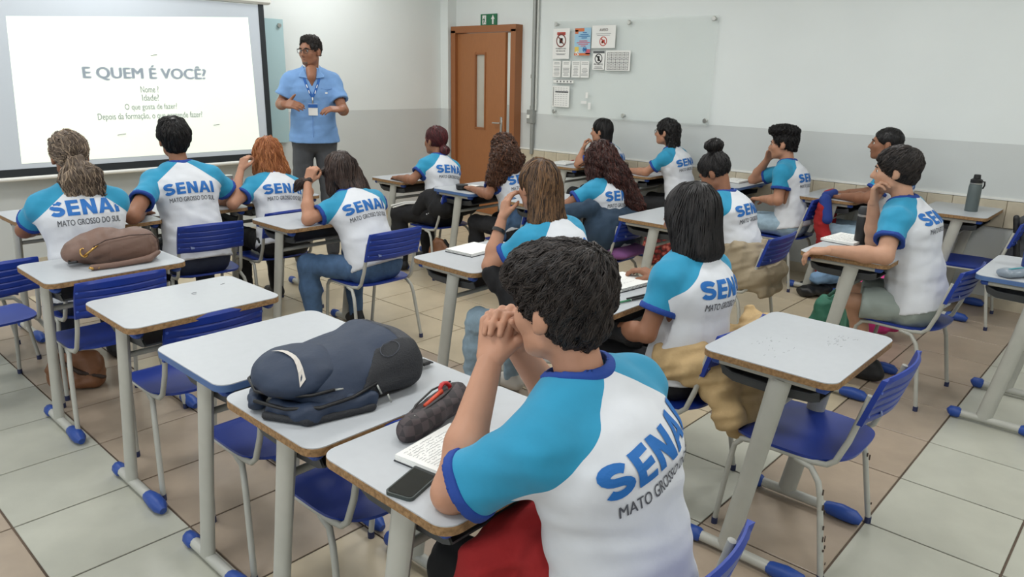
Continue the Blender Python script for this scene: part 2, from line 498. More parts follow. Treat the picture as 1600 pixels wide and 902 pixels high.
prints(o, [(M_or, 'r', .3, .07, .58, .12), (M_or, 'r', .12, .14, .2, .14), (M_or, 'r', .5, .95, .98, .09), (M_yl, 'r', .15, .78, .26, .2), (M_pk, 'r', .85, .86, .28, .18),
           (M_db, 'r', .62, .17, .25, .03), (M_db, 'r', .6, .24, .5, .03), (M_db, 'r', .6, .30, .7, .03), (M_db, 'r', .6, .36, .34, .03),
           (M_pk, 'r', .55, .47, .5, .03), (M_pk, 'r', .55, .53, .82, .03), (M_pk, 'r', .55, .59, .6, .03), (M_pk, 'r', .55, .65, .3, .03), (M_db, 'o', .66, .78, .13), (M_db, 'r', .66, .78, .18, .1), (M_paper, 'o', .2, .92, .12)], *r)
r = (4.833, 2.155, 4.538, 1.933)
o = sheet('notice', *r, 'wide white notice headed AVISO with red circle sign', cat='notice')
prints(o, [(MATS['dark_red_print'], 't', .5, .2, .12, .36, 'AVISO'), (M_ink, 'r', .5, .37, .62, .014), (M_ink, 'r', .5, .44, .55, .014), (M_red, 'o', .5, .7, .16), (M_red, 'r', .5, .7, .12, .14), (M_or, 'r', .46, .74, .08, .1)], *r)
r = (4.809, 1.910, 4.658, 1.721)
o = sheet('notice', *r, 'small notice with grey header and black crossed circle', cat='notice')
prints(o, [(M_ink, 'r', .5, .08, .95, .13), (M_inkd, 'o', .5, .42, .32), (M_inkd, 'r', .5, .42, .16, .26), (M_inkd, 't', .5, .72, .08, .75, 'PROIBIDO'), (M_ink, 'r', .5, .86, .6, .03), (M_ink, 'r', .5, .93, .75, .03)], *r)
r = (4.647, 1.909, 4.343, 1.712)
o = sheet('timetable', *r, 'wide white timetable sheet ruled with black grid', cat='paper')
prints(o, [(M_inkd, 'r', .5, .1 + .12 * k, .84, .018) for k in range(8)] + [(M_inkd, 'r', .08 + .168 * k, .52, .012, .84) for k in range(6)] + [(M_ink, 'r', .16 + .168 * k, .16 + .12 * j, .1, .02) for k in range(5) for j in range(7)], *r)
for k, (ya, yb) in enumerate(((5.342, 5.231), (5.213, 5.099), (5.082, 4.969), (4.962, 4.851))):
    r = (ya, 1.806, yb, 1.638)
    o = sheet('list_sheet', *r, ['narrow printed sheet, leftmost of four in a row', 'narrow printed sheet, second from left of four in a row', 'narrow printed sheet, third from left of four in a row', 'narrow printed sheet, rightmost of four in a row'][k], group='narrow printed sheets on the glass board')
    prints(o, [(M_ink, 'r', .5, .10 + .085 * j, .4 + .4 * random.random(), .022) for j in range(10) if j not in (2, 3)[:1 + k % 2]], *r)
r = (5.329, 1.614, 5.052, 1.572)
o = sheet('strip_sheet', *r, 'short wide paper strip under the four narrow sheets')
prints(o, [(M_ink, 'r', .5, .06, 1, .08), (M_ink, 'r', .5, .94, 1, .08)] + [(M_ink, 'r', .2 + .17 * k, .5, .06, .4) for k in range(5)], *r)
r = (5.335, 1.546, 5.100, 1.324)
o = sheet('timetable', *r, 'pale grey timetable sheet at lower left of glass board')
prints(o, [(M_ink, 'r', .55, .28, .76, .07), (M_ink, 'r', .06, .5, .03, .9)] + [(mat('pale_ink', (170, 172, 172), .8), 'r', .2 + .16 * k, .1 + .1 * j, .1, .02) for k in range(5) for j in range(9)], *r)
for (yy, zz, a_, b_, lb) in ((4.865, 1.46, .03, .06, 'torn white tape scrap, highest of three on the glass board'), (4.90, 1.385, .075, .028, 'torn white tape scrap, leftmost of three on the glass board'), (4.825, 1.35, .035, .07, 'torn white tape scrap, lowest of three on the glass board')):
    tag(MB().box((XB, yy, zz), (0.002, a_, b_)).build('tape_scrap', M_paper), lb, 'tape', 'tape scraps on the glass board')

# projection screen and the blue glass board behind it (front wall)
SY = 6.85
sc = empty('projection_screen', (2.67, SY, 0.79), label='large pulled-down projection screen showing a slide, black side border', cat='screen')
M_scr = mat('screen_fabric', (206, 214, 222), 0.85)
MB().box((0, 0.0, 0.73), (2.44, 0.004, 1.44)).build('screen_fabric', M_scr, sc)
M_bord = mat('screen_border', (34, 40, 44), 0.6)
MB().box((1.205, -0.004, 0.74), (0.055, 0.004, 1.46)).build('border', M_bord, sc)
MB().box((-1.205, -0.004, 0.74), (0.055, 0.004, 1.46)).build('border', M_bord, sc)
MB().box((0, -0.004, 0.035), (2.46, 0.005, 0.06)).build('border', M_bord, sc)
MB().tube([(-1.24, 0, -0.012), (1.24, 0, -0.012)], 0.017, 10).build('bottom_bar', M_white, sc, auto=40)
MB().box((0, 0.02, 1.51), (2.62, 0.11, 0.1), bev=0.02).build('housing', M_white, sc)
# the projected slide is a keystoned quadrilateral of light
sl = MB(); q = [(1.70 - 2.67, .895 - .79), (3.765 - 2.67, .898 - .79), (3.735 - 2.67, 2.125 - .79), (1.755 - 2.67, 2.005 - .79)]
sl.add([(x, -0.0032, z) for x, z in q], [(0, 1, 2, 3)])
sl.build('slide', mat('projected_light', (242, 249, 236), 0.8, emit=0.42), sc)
def slide_text(s, xc, zc, hgt, wid, m, bold):
    vs, fs = text_geo(s, hgt, bold, width=wid)
    MB().add([(xc - 2.67 + v[0], -0.0052, zc - .79 + v[1]) for v in vs], fs).build('slide_text', m, sc)
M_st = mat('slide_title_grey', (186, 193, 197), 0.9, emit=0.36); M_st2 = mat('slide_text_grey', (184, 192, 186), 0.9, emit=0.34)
slide_text('E QUEM É VOCÊ?', 2.755, 1.605, 0.135, 1.05, M_st, 0.06)
slide_text('Nome ?', 2.755, 1.468, 0.055, 0.155, M_st2, 0.01)
slide_text('Idade?', 2.755, 1.398, 0.055, 0.145, M_st2, 0.01)
slide_text('O que gosta de fazer?', 2.755, 1.315, 0.065, 0.45, M_st2, 0.01)
slide_text('Depois da formação, o que pretende fazer?', 2.755, 1.237, 0.07, 0.90, M_st2, 0.01)
cr = MB()
for (xx, zz, l_) in ((2.824, 1.756, .055), (2.478, 1.092, .07), (3.333, 1.145, .06)):
    cr.tube([(xx - 2.67 - l_ / 2, -.006, zz - .79 - .004), (xx - 2.67, -.008, zz - .79 + .001), (xx - 2.67 + l_ / 2, -.006, zz - .79 + .004)], 0.0025, 4)
cr.build('fabric_nick', mat('nick_grey', (120, 124, 120), .9), sc)
gb2 = empty('glass_board', (2.8, 7.0, 0.93), label='pale blue glass writing board mostly hidden behind the projection screen', cat='board')
MB().box((0, 0, 0.605), (2.78, 0.008, 1.21)).build('glass_panel', M_bglass, gb2)
for xx in (-1.32, 1.34):
    MB().lathe([(0.013, 0), (0.013, 0.04), (0.022, 0.042), (0.02, 0.055)], 14, (xx, 0.03, 1.15), Matrix.Rotation(math.radians(90), 3, 'X')).build('standoff_bolt', M_chrome, gb2, auto=40)
tr_ = MB().box((2.3, 7.01, 0.80), (3.4, 0.06, 0.03), bev=0.006).build('marker_tray', M_white)
tag(tr_, 'long white marker tray on wall below the screen', 'tray')

# ceiling lamps (recessed LED panels)
M_lamp = mat('lamp_diffuser', (255, 252, 244), 0.5, emit=3.0)
LCOL = (0.97, 0.985, 1.0)
for i, lx in enumerate((0.2, 2.4, 4.6)):
    for j, ly in enumerate((-0.8, 1.6, 4.0, 6.2)):  # row nearest the screen is added, out of view, to brighten the front wall
        t = empty('ceiling_lamp', (lx, ly, RH), label='square white ceiling lamp panel, row %s, %s' % (('nearest the windows', 'in the middle', 'nearest the door wall')[i], ('at the back', 'second from the back', 'second from the front', 'added nearest the screen')[j]), cat='lamp', group='ceiling lamps')
        b_ = MB()
        for (cx_, cy_, a_, d_) in ((0, .31, .64, .02), (0, -.31, .64, .02), (.31, 0, .02, .64), (-.31, 0, .02, .64)): b_.box((cx_, cy_, -0.015), (a_, d_, 0.03))
        b_.build('frame', M_white, t)
        MB().box((0, 0, -0.012), (0.6, 0.6, 0.01)).build('diffuser', M_lamp, t)
        area_light('lamp_light', (0, 0, -0.04), (0, 0, 0), 0.58, 0.58, LAMP_POWER, LCOL, t)
# ================================================================== FURNITURE
M_top = mat('white_laminate', (182, 186, 190), 0.4, var=0.015, vscale=30, coat=0.1)
M_edge = mat('chipboard_edge', (124, 94, 60), 0.75, col2=(158, 124, 84), vscale=90, bump=0.3, bscale=140)
M_bedge = mat('blue_edge_band', (74, 104, 152), 0.5, var=0.06)
M_leg = mat('grey_enamel', (178, 178, 170), 0.4, var=0.03, vscale=15)
M_blue = mat('blue_plastic', (28, 56, 146), 0.38, var=0.06, vscale=5, spec=0.45)
M_bcap = mat('blue_foot_plastic', (36, 72, 150), 0.45, var=0.05)
M_tray = mat('charcoal_tray', (62, 65, 68), 0.55)

def make_desk(edge):
    """school desk, origin on the floor under the middle of the top, pupil on the -y side"""
    d = empty('school_desk')
    H = 0.765
    ol = rrect(0.60, 0.452, 0.045, 6)
    MB().prism(ol, H - 0.004, H).build('tabletop', M_top, d, auto=40)
    MB().prism(rrect(0.602, 0.454, 0.046, 6), H - 0.024, H - 0.003).build('edge_band', M_edge if edge == 'wood' else M_bedge, d, auto=40)
    for s in (-1, 1):
        x = s * 0.262
        MB().tube([(x, 0.07, 0.035), (x, 0.01, 0.38), (x * 0.985, -0.045, 0.722)], [0.021, 0.02, 0.021], 12, ry=[0.036, 0.034, 0.038], up=(0, 1, 0)).build('leg', M_leg, d, auto=50)
        MB().tube([(x, 0.20, 0.032), (x, -0.20, 0.032)], 0.02, 10, ry=0.02).build('foot_bar', M_leg, d, auto=50)
        MB().tube([(x, 0.168, 0.03), (x, 0.18, 0.032), (x, 0.215, 0.030), (x, 0.226, 0.024)], [.022, .027, .026, .012], 10, ry=[.02, .028, .028, .016]).build('foot_cap', M_bcap, d, auto=50)
        MB().tube([(x, -0.085, 0.030), (x, -0.10, 0.031), (x, -0.15, 0.033), (x, -0.2, 0.03), (x, -0.226, 0.022)], [.021, .025, .03, .028, .014], 10, ry=[.02, .026, .032, .029, .016]).build('foot_cap', M_bcap, d, auto=50)
        MB().tube([(x * .985, 0.17, 0.727), (x * .985, -0.17, 0.727)], 0.019, 10, ry=0.014).build('top_bar', M_leg, d, auto=50)
        for e in (-1, 1):
            MB().tube([(x * .985, e * 0.165, 0.727), (x * .985, e * 0.19, 0.727), (x * .985, e * 0.198, 0.73)], [.021, .021, .012], 10, ry=[.015, .015, .008]).build('end_cap', M_bcap, d, auto=50)
    # tray: shallow plastic shelf open towards the pupil
    t = MB(); prof = [(-0.165, 0.672), (-0.14, 0.662), (0.0, 0.652), (0.13, 0.656), (0.17, 0.674), (0.18, 0.70)]
    th = 0.006
    for i in range(len(prof) - 1):
        (ya, za), (yb, zb) = prof[i], prof[i + 1]
        t.add([(-.225, ya, za), (.225, ya, za), (.225, yb, zb), (-.225, yb, zb), (-.225, ya, za - th), (.225, ya, za - th), (.225, yb, zb - th), (-.225, yb, zb - th)],
              [(0, 1, 2, 3), (7, 6, 5, 4), (0, 4, 5, 1), (2, 6, 7, 3), (0, 3, 7, 4), (1, 5, 6, 2)])
    for s in (-1, 1):
        t.add([(s * .225, ya, za) for ya, za in prof] + [(s * .235, ya, za + .028) for ya, za in prof] , [(i, i + 1, i + 7, i + 6) for i in range(5)])
        t.add([(s * .231, ya, za - .004) for ya, za in prof] + [(s * .241, ya, za + .028) for ya, za in prof] , [(i, i + 1, i + 7, i + 6) for i in range(5)])
        t.tube([(s * .238, ya, za + .028) for ya, za in prof], .005, 5)
    t.build('book_tray', M_tray, d)
    MB().tube([(-0.258, -0.024, 0.60), (0.258, -0.024, 0.60)], 0.012, 8).build('cross_bar', M_leg, d, auto=50)
    return d
desk_w = make_desk('wood'); desk_b = make_desk('blue')
used_desk = set()
def desk(x, y, label, edge='wood', rz=0.0):
    src = desk_w if edge == 'wood' else desk_b
    o = src if edge not in used_desk else copy_tree(src)
    used_desk.add(edge)
    o.location = (x, y, 0); o.rotation_euler = (0, 0, math.radians(rz))
    tag(o, label, 'desk', 'school desks in rows')
    return o

def make_chair():
    """stackable school chair, origin on the floor under the seat, sitter faces +y"""
    c = empty('school_chair')
    # seat shell: dished, rounded at the back, falling away at the front
    n = 14; top = []; bot = []
    for j in range(n + 1):
        v = -1 + 2 * j / n
        for i in range(n + 1):
            u = -1 + 2 * i / n
            uu = u * math.sqrt(max(0.0, 1 - 0.5 * abs(v) ** 6)) if v > 0 else u * math.sqrt(max(0, 1 - 0.42 * abs(v) ** 3))
            vv = v * math.sqrt(max(0.0, 1 - 0.30 * abs(u) ** 4)) if v < 0 else v * math.sqrt(1 - 0.12 * abs(u) ** 4)
            x, y = 0.21 * uu, 0.21 * vv
            z = 0.424 - 0.014 * (1 - uu * uu) * (1 - min(1, (vv + .15) ** 2)) + (0.012 * max(0, -vv - 0.55) / .45) - 0.035 * max(0, (vv - 0.72) / .28) ** 2
            top.append((x, y, z)); bot.append((x * 0.985, y * 0.985, z - 0.012))
    k = n + 1; m = MB()
    fs = [(j * k + i, j * k + i + 1, (j + 1) * k + i + 1, (j + 1) * k + i) for j in range(n) for i in range(n)]
    N_ = k * k
    fb = [tuple(N_ + q for q in reversed(f)) for f in fs]
    ring = [i for i in range(k)] + [j * k + n for j in range(1, k)] + [n * k + i for i in range(n - 1, -1, -1)] + [j * k for j in range(n - 1, 0, -1)]
    fr_ = [(ring[q], N_ + ring[q], N_ + ring[(q + 1) % len(ring)], ring[(q + 1) % len(ring)]) for q in range(len(ring))]
    m.add(top + bot, fs + fb + fr_)
    m.build('seat', M_blue, c, auto=60)
    # backrest: curved plate with raised edge and grooves across its rear face
    m = MB(); nu = 14; rows = []
    zr = [0.0, 0.012, 0.03, 0.036, 0.042, 0.062, 0.068, 0.074, 0.094, 0.10, 0.106, 0.126, 0.132, 0.138, 0.158, 0.170]
    dp = [0.0, 0.009, 0.009, 0.004, 0.009, 0.009, 0.004, 0.009, 0.009, 0.004, 0.009, 0.009, 0.004, 0.009, 0.010, 0.0]
    back = []; front = []
    for z, dd in zip(zr, dp):
        for i in range(nu + 1):
            u = -1 + 2 * i / nu
            w_ = 0.197 * (1 - 0.035 * (z / .17) ** 4)
            x = w_ * u; y = -0.222 - 0.036 * (1 - u * u) - 0.30 * z
            zz = 0.583 + z + (0.010 * (1 - u * u) if z > .15 else 0)
            dd2 = dd if abs(u) < 0.9 else 0.012
            back.append((x, y - dd2, zz)); front.append((x, y + 0.006, zz))
    kk = nu + 1; nr = len(zr)
    f1 = [(j * kk + i, j * kk + i + 1, (j + 1) * kk + i + 1, (j + 1) * kk + i) for j in range(nr - 1) for i in range(nu)]
    NN = kk * nr
    f2 = [tuple(NN + q for q in reversed(f)) for f in f1]
    ring = [i for i in range(kk)] + [j * kk + nu for j in range(1, nr)] + [(nr - 1) * kk + i for i in range(nu - 1, -1, -1)] + [j * kk for j in range(nr - 2, 0, -1)]
    f3 = [(ring[q], NN + ring[q], NN + ring[(q + 1) % len(ring)], ring[(q + 1) % len(ring)]) for q in range(len(ring))]
    m.add(back + front, f1 + f2 + f3)
    br = m.build('backrest', M_blue, c, auto=25)
    MB().box((-0.105, -0.262, 0.618), (0.045, 0.003, 0.018), M=Matrix.Rotation(math.radians(12), 3, 'Z') @ Matrix.Rotation(math.radians(-16), 3, 'X')).build('maker_plate', mat('pale_plate', (120, 134, 178), .5), br)
    for s in (-1, 1):
        for z in (0.62, 0.71):
            MB().lathe([(0.006, 0), (0.005, 0.003)], 8, (s * 0.188, -0.235 - 0.30 * (z - .583) - 0.0, z), Matrix.Rotation(math.radians(90), 3, 'X')).build('rivet', mat('rivet_blue', (70, 96, 180), .4), br)
    for s in (-1, 1):
        # side rail: from the front foot up, back under the seat edge and up into the backrest
        MB().tube([(s * .19, 0.165, 0.392), (s * .196, 0.11, 0.404), (s * .196, -0.10, 0.404), (s * .194, -0.145, 0.41), (s * .191, -0.17, 0.432), (s * .187, -0.20, 0.515), (s * .185, -0.222, 0.605), (s * .184, -0.242, 0.69)], 0.0105, 8).build('back_support', M_leg, c, auto=60)
        MB().tube([(s * .196, 0.10, 0.404), (s * .192, 0.155, 0.396), (s * .188, 0.185, 0.362), (s * .184, 0.20, 0.28), (s * .178, 0.235, 0.02)], 0.0105, 8).build('leg', M_leg, c, auto=60)
        MB().tube([(s * .196, -0.04, 0.396), (s * .206, -0.10, 0.387), (s * .22, -0.135, 0.35), (s * .226, -0.15, 0.30), (s * .245, -0.195, 0.02)], 0.0105, 8).build('leg', M_leg, c, auto=60)
        for (xx, yy) in ((.178, .2355), (.2455, -.1955)):
            MB().tube([(s * xx, yy, 0.0), (s * xx, yy, 0.026)], 0.0125, 8).build('foot_cap', mat('dark_cap', (40, 48, 84), .5), c, auto=60)
    MB().tube([(-.19, -0.02, 0.40), (.19, -0.02, 0.40)], 0.009, 6).build('seat_bar', M_leg, c, auto=60)
    MB().tube([(-.19, 0.12, 0.398), (.19, 0.12, 0.398)], 0.009, 6).build('seat_bar', M_leg, c, auto=60)
    return c
chair0 = make_chair(); used_chair = []
def chair(x, y, label, rz=0.0):
    o = chair0 if not used_chair else copy_tree(chair0)
    used_chair.append(o)
    o.location = (x, y, 0); o.rotation_euler = (0, 0, math.radians(rz))
    tag(o, label, 'chair', 'blue school chairs')
    return o

# desks: column by the left, towards the camera
desk(1.17, 3.66, 'white school desk carrying the brown handbag')
desk(1.19, 2.85, 'empty white school desk between the brown handbag desk and the blue-edged desk')
D3 = desk(1.18, 2.165, 'blue-edged school desk just in front of the backpack desk', 'blue')
desk(1.155, 1.652, 'white school desk carrying the navy backpack')
desk(1.165, 1.180, 'white school desk with phone, pencil case and open notebook, nearest the camera')
# front row
desk(1.46, 5.215, 'white school desk at far left in front of the ponytailed girl, nearest the screen')
desk(1.52, 4.755, 'white school desk the grey-ponytailed girl leans on')
desk(2.14, 4.85, 'white school desk in front of the black-haired boy facing the screen', rz=-6)
desk(2.76, 4.95, 'white school desk in front of the ginger-haired girl')
# second column
desk(2.51, 3.99, 'white school desk under the elbow of the girl holding her hair')
desk(2.60, 2.56, 'white school desk with spiral pad under the elbow with black bracelet')
desk(2.52, 1.76, 'white school desk with spiral notebook and pens behind foreground boy\'s head')
desk(2.485, 0.885, 'empty scuffed white school desk beside the empty blue chair in right foreground')
# third column
desk(4.235, 5.07, 'white school desk in front of the girl with burgundy hair')
desk(4.225, 4.245, 'blue-edged school desk with black bowl behind the burgundy-haired girl', 'blue')
desk(4.22, 3.42, 'white school desk in front of the girl in navy jacket')
desk(4.30, 2.50, 'white school desk under the bent head of the girl with top bun')
desk(4.225, 1.25, 'white school desk with black flask under the boy resting hand on mouth')
desk(4.37, 0.445, 'blue-edged school desk with grey pencil case at right edge', 'blue')
# wall column
desk(6.19, 4.76, 'white wall-side school desk with blue binder nearest the door')
desk(6.19, 3.90, 'white wall-side school desk in front of the girl with glasses')
desk(6.18, 3.02, 'blue-edged wall-side school desk in front of the flat-top haired boy', 'blue')
desk(6.19, 2.06, 'white wall-side school desk with closed laptop')
desk(6.19, 1.19, 'white wall-side school desk with grey bottle')

chair(1.16, 3.69, 'blue school chair pushed under the handbag desk')
chair(1.22, 2.93, 'blue school chair tucked under the second empty desk, seat shining')
chair(1.22, 2.22, 'blue school chair whose seat shows under the blue-edged desk beside backpack')
chair(1.22, 1.715, 'blue school chair wedged between the backpack desk and the phone desk')
chair(1.165, 0.81, 'blue school chair under the foreground boy, only its backrest corner in view')
chair(0.80, 4.32, 'blue school chair cut off by the left picture edge, backrest showing', rz=4)
chair(0.86, 4.90, 'blue school chair seat at left edge beyond the cut-off backrest', rz=-88)
chair(1.27, 4.20, 'blue school chair under the grey-ponytailed girl')
chair(2.03, 4.55, 'blue school chair under the black-haired boy facing the screen', rz=-8)
chair(2.585, 4.63, 'blue school chair under the ginger-haired girl')
chair(2.69, 3.66, 'blue school chair under the girl in jeans holding her hair')
chair(4.15, 4.63, 'blue school chair under the burgundy-haired girl')
chair(4.22, 3.80, 'blue school chair under the girl with curly ponytail')
chair(2.61, 2.08, 'blue school chair under the girl with highlighted straight hair')
chair(4.23, 2.98, 'blue school chair under the girl in navy jacket')
chair(4.31, 2.00, 'blue school chair under the girl with top bun')
chair(6.12, 4.28, 'blue school chair under the wall-side girl with straight black hair')
chair(6.14, 3.50, 'blue school chair under the wall-side girl with glasses')
chair(6.00, 2.40, 'blue school chair with red jacket, under the flat-top haired boy')
chair(6.05, 1.64, 'blue school chair under the boy with cropped hair by the wall')
chair(2.557, 1.41, 'blue school chair holding the beige sweater under the long black hair')
chair(4.30, 0.985, 'blue school chair under the boy in grey shorts', rz=-4)
chair(2.555, 0.845, 'empty blue school chair in the right foreground, whole seat in view')
chair(6.05, 1.05, 'blue school chair by the wall holding the grey backpack, at right edge', rz=6)

mk = [o for o in used_chair if 'black-haired boy facing the screen' in o['label']][0]
mkb = [c_ for c_ in mk.children if c_.name.startswith('backrest')][0]
vs, fs = text_geo('V°3-2', .018, .02, width=.075)
MB().add([(.10 + v[0], -.292, .742 + v[1]) for v in vs], fs).build('chalk_marking', mat('pale_scribble', (176, 186, 214), .8), mkb)
# ================================================================== SOFT SHAPES (distance fields meshed with surface nets)
def V3(*a): return np.array(a, dtype=np.float64)
def unit(v):
    v = np.asarray(v, float); n = np.linalg.norm(v)
    return v / n if n > 1e-12 else v
def C(a, b, ra, rb=None, k=None): return ('c', np.asarray(a, float), np.asarray(b, float), ra, ra if rb is None else rb, k)
def E(c, rad, axes=None, k=None): return ('e', np.asarray(c, float), np.asarray(rad, float), np.eye(3) if axes is None else np.asarray(axes, float), k)
def T(a, b, w, ra, rb, k=None): return ('t', np.asarray(a, float), np.asarray(b, float), unit(w), ra, rb, k)
def grow(p, g):
    if p[0] == 'c': return ('c', p[1], p[2], p[3] + g, p[4] + g, p[5])
    if p[0] == 'e': return ('e', p[1], p[2] + g, p[3], p[4])
    return ('t', p[1], p[2], p[3], (p[4][0] + g, p[4][1] + g), (p[5][0] + g, p[5][1] + g), p[6])
def prim_box(p):
    if p[0] == 'c':
        r = max(p[3], p[4]); return np.minimum(p[1], p[2]) - r, np.maximum(p[1], p[2]) + r
    if p[0] == 'e':
        h = np.sqrt(((p[3] * p[2][:, None]) ** 2).sum(0)); return p[1] - h, p[1] + h
    r = max(p[4] + p[5]); return np.minimum(p[1], p[2]) - r, np.maximum(p[1], p[2]) + r
def prim_d(p, X, Y, Z):
    if p[0] == 'c':
        a, b = p[1], p[2]; ab = b - a; L = ab @ ab + 1e-12
        t = np.clip(((X - a[0]) * ab[0] + (Y - a[1]) * ab[1] + (Z - a[2]) * ab[2]) / L, 0, 1)
        dx = X - a[0] - t * ab[0]; dy = Y - a[1] - t * ab[1]; dz = Z - a[2] - t * ab[2]
        return np.sqrt(dx * dx + dy * dy + dz * dz) - (p[3] + (p[4] - p[3]) * t)
    if p[0] == 'e':
        c, r, A = p[1], p[2], p[3]
        q = [((X - c[0]) * A[i, 0] + (Y - c[1]) * A[i, 1] + (Z - c[2]) * A[i, 2]) / r[i] for i in range(3)]
        k0 = np.sqrt(q[0] ** 2 + q[1] ** 2 + q[2] ** 2) + 1e-9
        k1 = np.sqrt((q[0] / r[0]) ** 2 + (q[1] / r[1]) ** 2 + (q[2] / r[2]) ** 2) + 1e-9
        return k0 * (k0 - 1) / k1
    a, b, w = p[1], p[2], p[3]; ab = b - a; L = np.linalg.norm(ab) + 1e-9; ax = ab / L
    w = unit(w - ax * (w @ ax)); d = np.cross(ax, w)
    s = (X - a[0]) * ax[0] + (Y - a[1]) * ax[1] + (Z - a[2]) * ax[2]
    u = (X - a[0]) * w[0] + (Y - a[1]) * w[1] + (Z - a[2]) * w[2]
    v = (X - a[0]) * d[0] + (Y - a[1]) * d[1] + (Z - a[2]) * d[2]
    t = np.clip(s / L, 0, 1)
    rw = p[4][0] + (p[5][0] - p[4][0]) * t; rd = p[4][1] + (p[5][1] - p[4][1]) * t
    e = s - t * L; rm = np.minimum(rw, rd)
    k0 = np.sqrt((u / rw) ** 2 + (v / rd) ** 2 + (e / rm) ** 2) + 1e-9
    k1 = np.sqrt((u / rw ** 2) ** 2 + (v / rd ** 2) ** 2 + (e / rm ** 2) ** 2) + 1e-9
    return k0 * (k0 - 1) / k1
class Field:
    def __init__(self, lo, hi, cell):
        self.cell = cell; self.lo = np.asarray(lo, float) - 2 * cell
        self.n = np.ceil((np.asarray(hi) - self.lo) / cell).astype(int) + 3
        ax = [(self.lo[i] + cell * np.arange(self.n[i])).astype(np.float32) for i in range(3)]
        self.X, self.Y, self.Z = ax[0][:, None, None], ax[1][None, :, None], ax[2][None, None, :]
        self.F = np.full(self.n, 0.5, np.float32)
    def sub(self, lo, hi):
        i0 = np.clip(np.floor((lo - self.lo) / self.cell).astype(int), 0, self.n)
        i1 = np.clip(np.ceil((hi - self.lo) / self.cell).astype(int) + 1, 0, self.n)
        return tuple(slice(a, b) for a, b in zip(i0, i1))
    def ev(self, p, sl=None):
        if sl is None: return prim_d(p, self.X, self.Y, self.Z)
        return prim_d(p, self.X[sl[0]], self.Y[:, sl[1]], self.Z[:, :, sl[2]])
    def union(self, prims, k=0.02):
        for p in prims:
            kk = p[-1] if p[-1] is not None else k
            lo, hi = prim_box(p); m = kk + 3 * self.cell
            sl = self.sub(lo - m, hi + m)
            if any(s.start >= s.stop for s in sl): continue
            d = self.ev(p, sl); f = self.F[sl]
            h = np.clip(0.5 + 0.5 * (f - d) / kk, 0, 1)
            self.F[sl] = f + (d - f) * h - kk * h * (1 - h)
        return self
    def cut(self, prims, k=0.006):
        """subtract"""
        for p in prims:
            lo, hi = prim_box(p); m = 0.05
            sl = self.sub(lo - m, hi + m)
            if any(s.start >= s.stop for s in sl): continue
            d = -self.ev(p, sl); f = self.F[sl]
            h = np.clip(0.5 + 0.5 * (d - f) / k, 0, 1)
            self.F[sl] = f + (d - f) * h + k * h * (1 - h)
        return self
    def plane(self, p0, n):
        """keep the side the normal points away from"""
        n = unit(n); d = (self.X - p0[0]) * n[0] + (self.Y - p0[1]) * n[1] + (self.Z - p0[2]) * n[2]
        self.F = np.maximum(self.F, d.astype(np.float32)); return self
    def ripple(self, amp, wl, seed=0, n=5, squash=(1, 1, 1)):
        r = np.random.default_rng(seed); s = np.zeros(self.n, np.float32)
        for i in range(n):
            d = unit(r.normal(size=3) * np.array(squash)); w = 2 * math.pi / (wl * r.uniform(0.6, 1.6)); ph = r.uniform(0, 6.28)
            s += np.sin(w * (d[0] * self.X + d[1] * self.Y + d[2] * self.Z) + ph + 1.3 * np.sin(0.6 * w * (d[1] * self.X - d[0] * self.Y + d[2] * self.Z)))
        self.F += (amp / math.sqrt(n) * s).astype(np.float32); return self
    def net(self):
        F = self.F; n = F.shape; ins = F < 0
        cnt = np.zeros(tuple(a - 1 for a in n), np.uint8)
        for i in (0, 1):
            for j in (0, 1):
                for k in (0, 1):
                    cnt += ins[i:n[0] - 1 + i, j:n[1] - 1 + j, k:n[2] - 1 + k]
        act = (cnt > 0) & (cnt < 8)
        I = np.argwhere(act)
        if len(I) == 0: return np.zeros((0, 3)), np.zeros((0, 4), int)
        idx = np.full(cnt.shape, -1, np.int64); idx[act] = np.arange(len(I))
        g = np.stack([F[I[:, 0] + i, I[:, 1] + j, I[:, 2] + k] for i in (0, 1) for j in (0, 1) for k in (0, 1)], 1)
        offs = np.array([(i, j, k) for i in (0, 1) for j in (0, 1) for k in (0, 1)], float)
        acc = np.zeros((len(I), 3)); w = np.zeros(len(I))
        for a in range(8):
            for b in range(a + 1, 8):
                if np.abs(offs[a] - offs[b]).sum() != 1: continue
                m = (g[:, a] < 0) != (g[:, b] < 0)
                t = g[m, a] / (g[m, a] - g[m, b])
                acc[m] += offs[a] + t[:, None] * (offs[b] - offs[a]); w[m] += 1
        verts = self.lo + self.cell * (I + acc / w[:, None])
        quads = []
        for ax in range(3):
            s0 = [slice(0, n[i]) for i in range(3)]; s1 = list(s0)
            s0[ax] = slice(0, n[ax] - 1); s1[ax] = slice(1, n[ax])
            A, B = ins[tuple(s0)], ins[tuple(s1)]
            for flip, msk in ((False, A & ~B), (True, ~A & B)):
                e = np.argwhere(msk)
                o1, o2 = (ax + 1) % 3, (ax + 2) % 3
                ok = (e[:, o1] > 0) & (e[:, o2] > 0) & (e[:, o1] < cnt.shape[o1]) & (e[:, o2] < cnt.shape[o2])
                e = e[ok]
                if len(e) == 0: continue
                def cellid(d1, d2):
                    q = e.copy(); q[:, o1] -= d1; q[:, o2] -= d2
                    return idx[q[:, 0], q[:, 1], q[:, 2]]
                qd = np.stack([cellid(1, 1), cellid(0, 1), cellid(0, 0), cellid(1, 0)], 1)
                quads.append(qd[:, ::-1] if flip else qd)
        return verts, np.concatenate(quads)
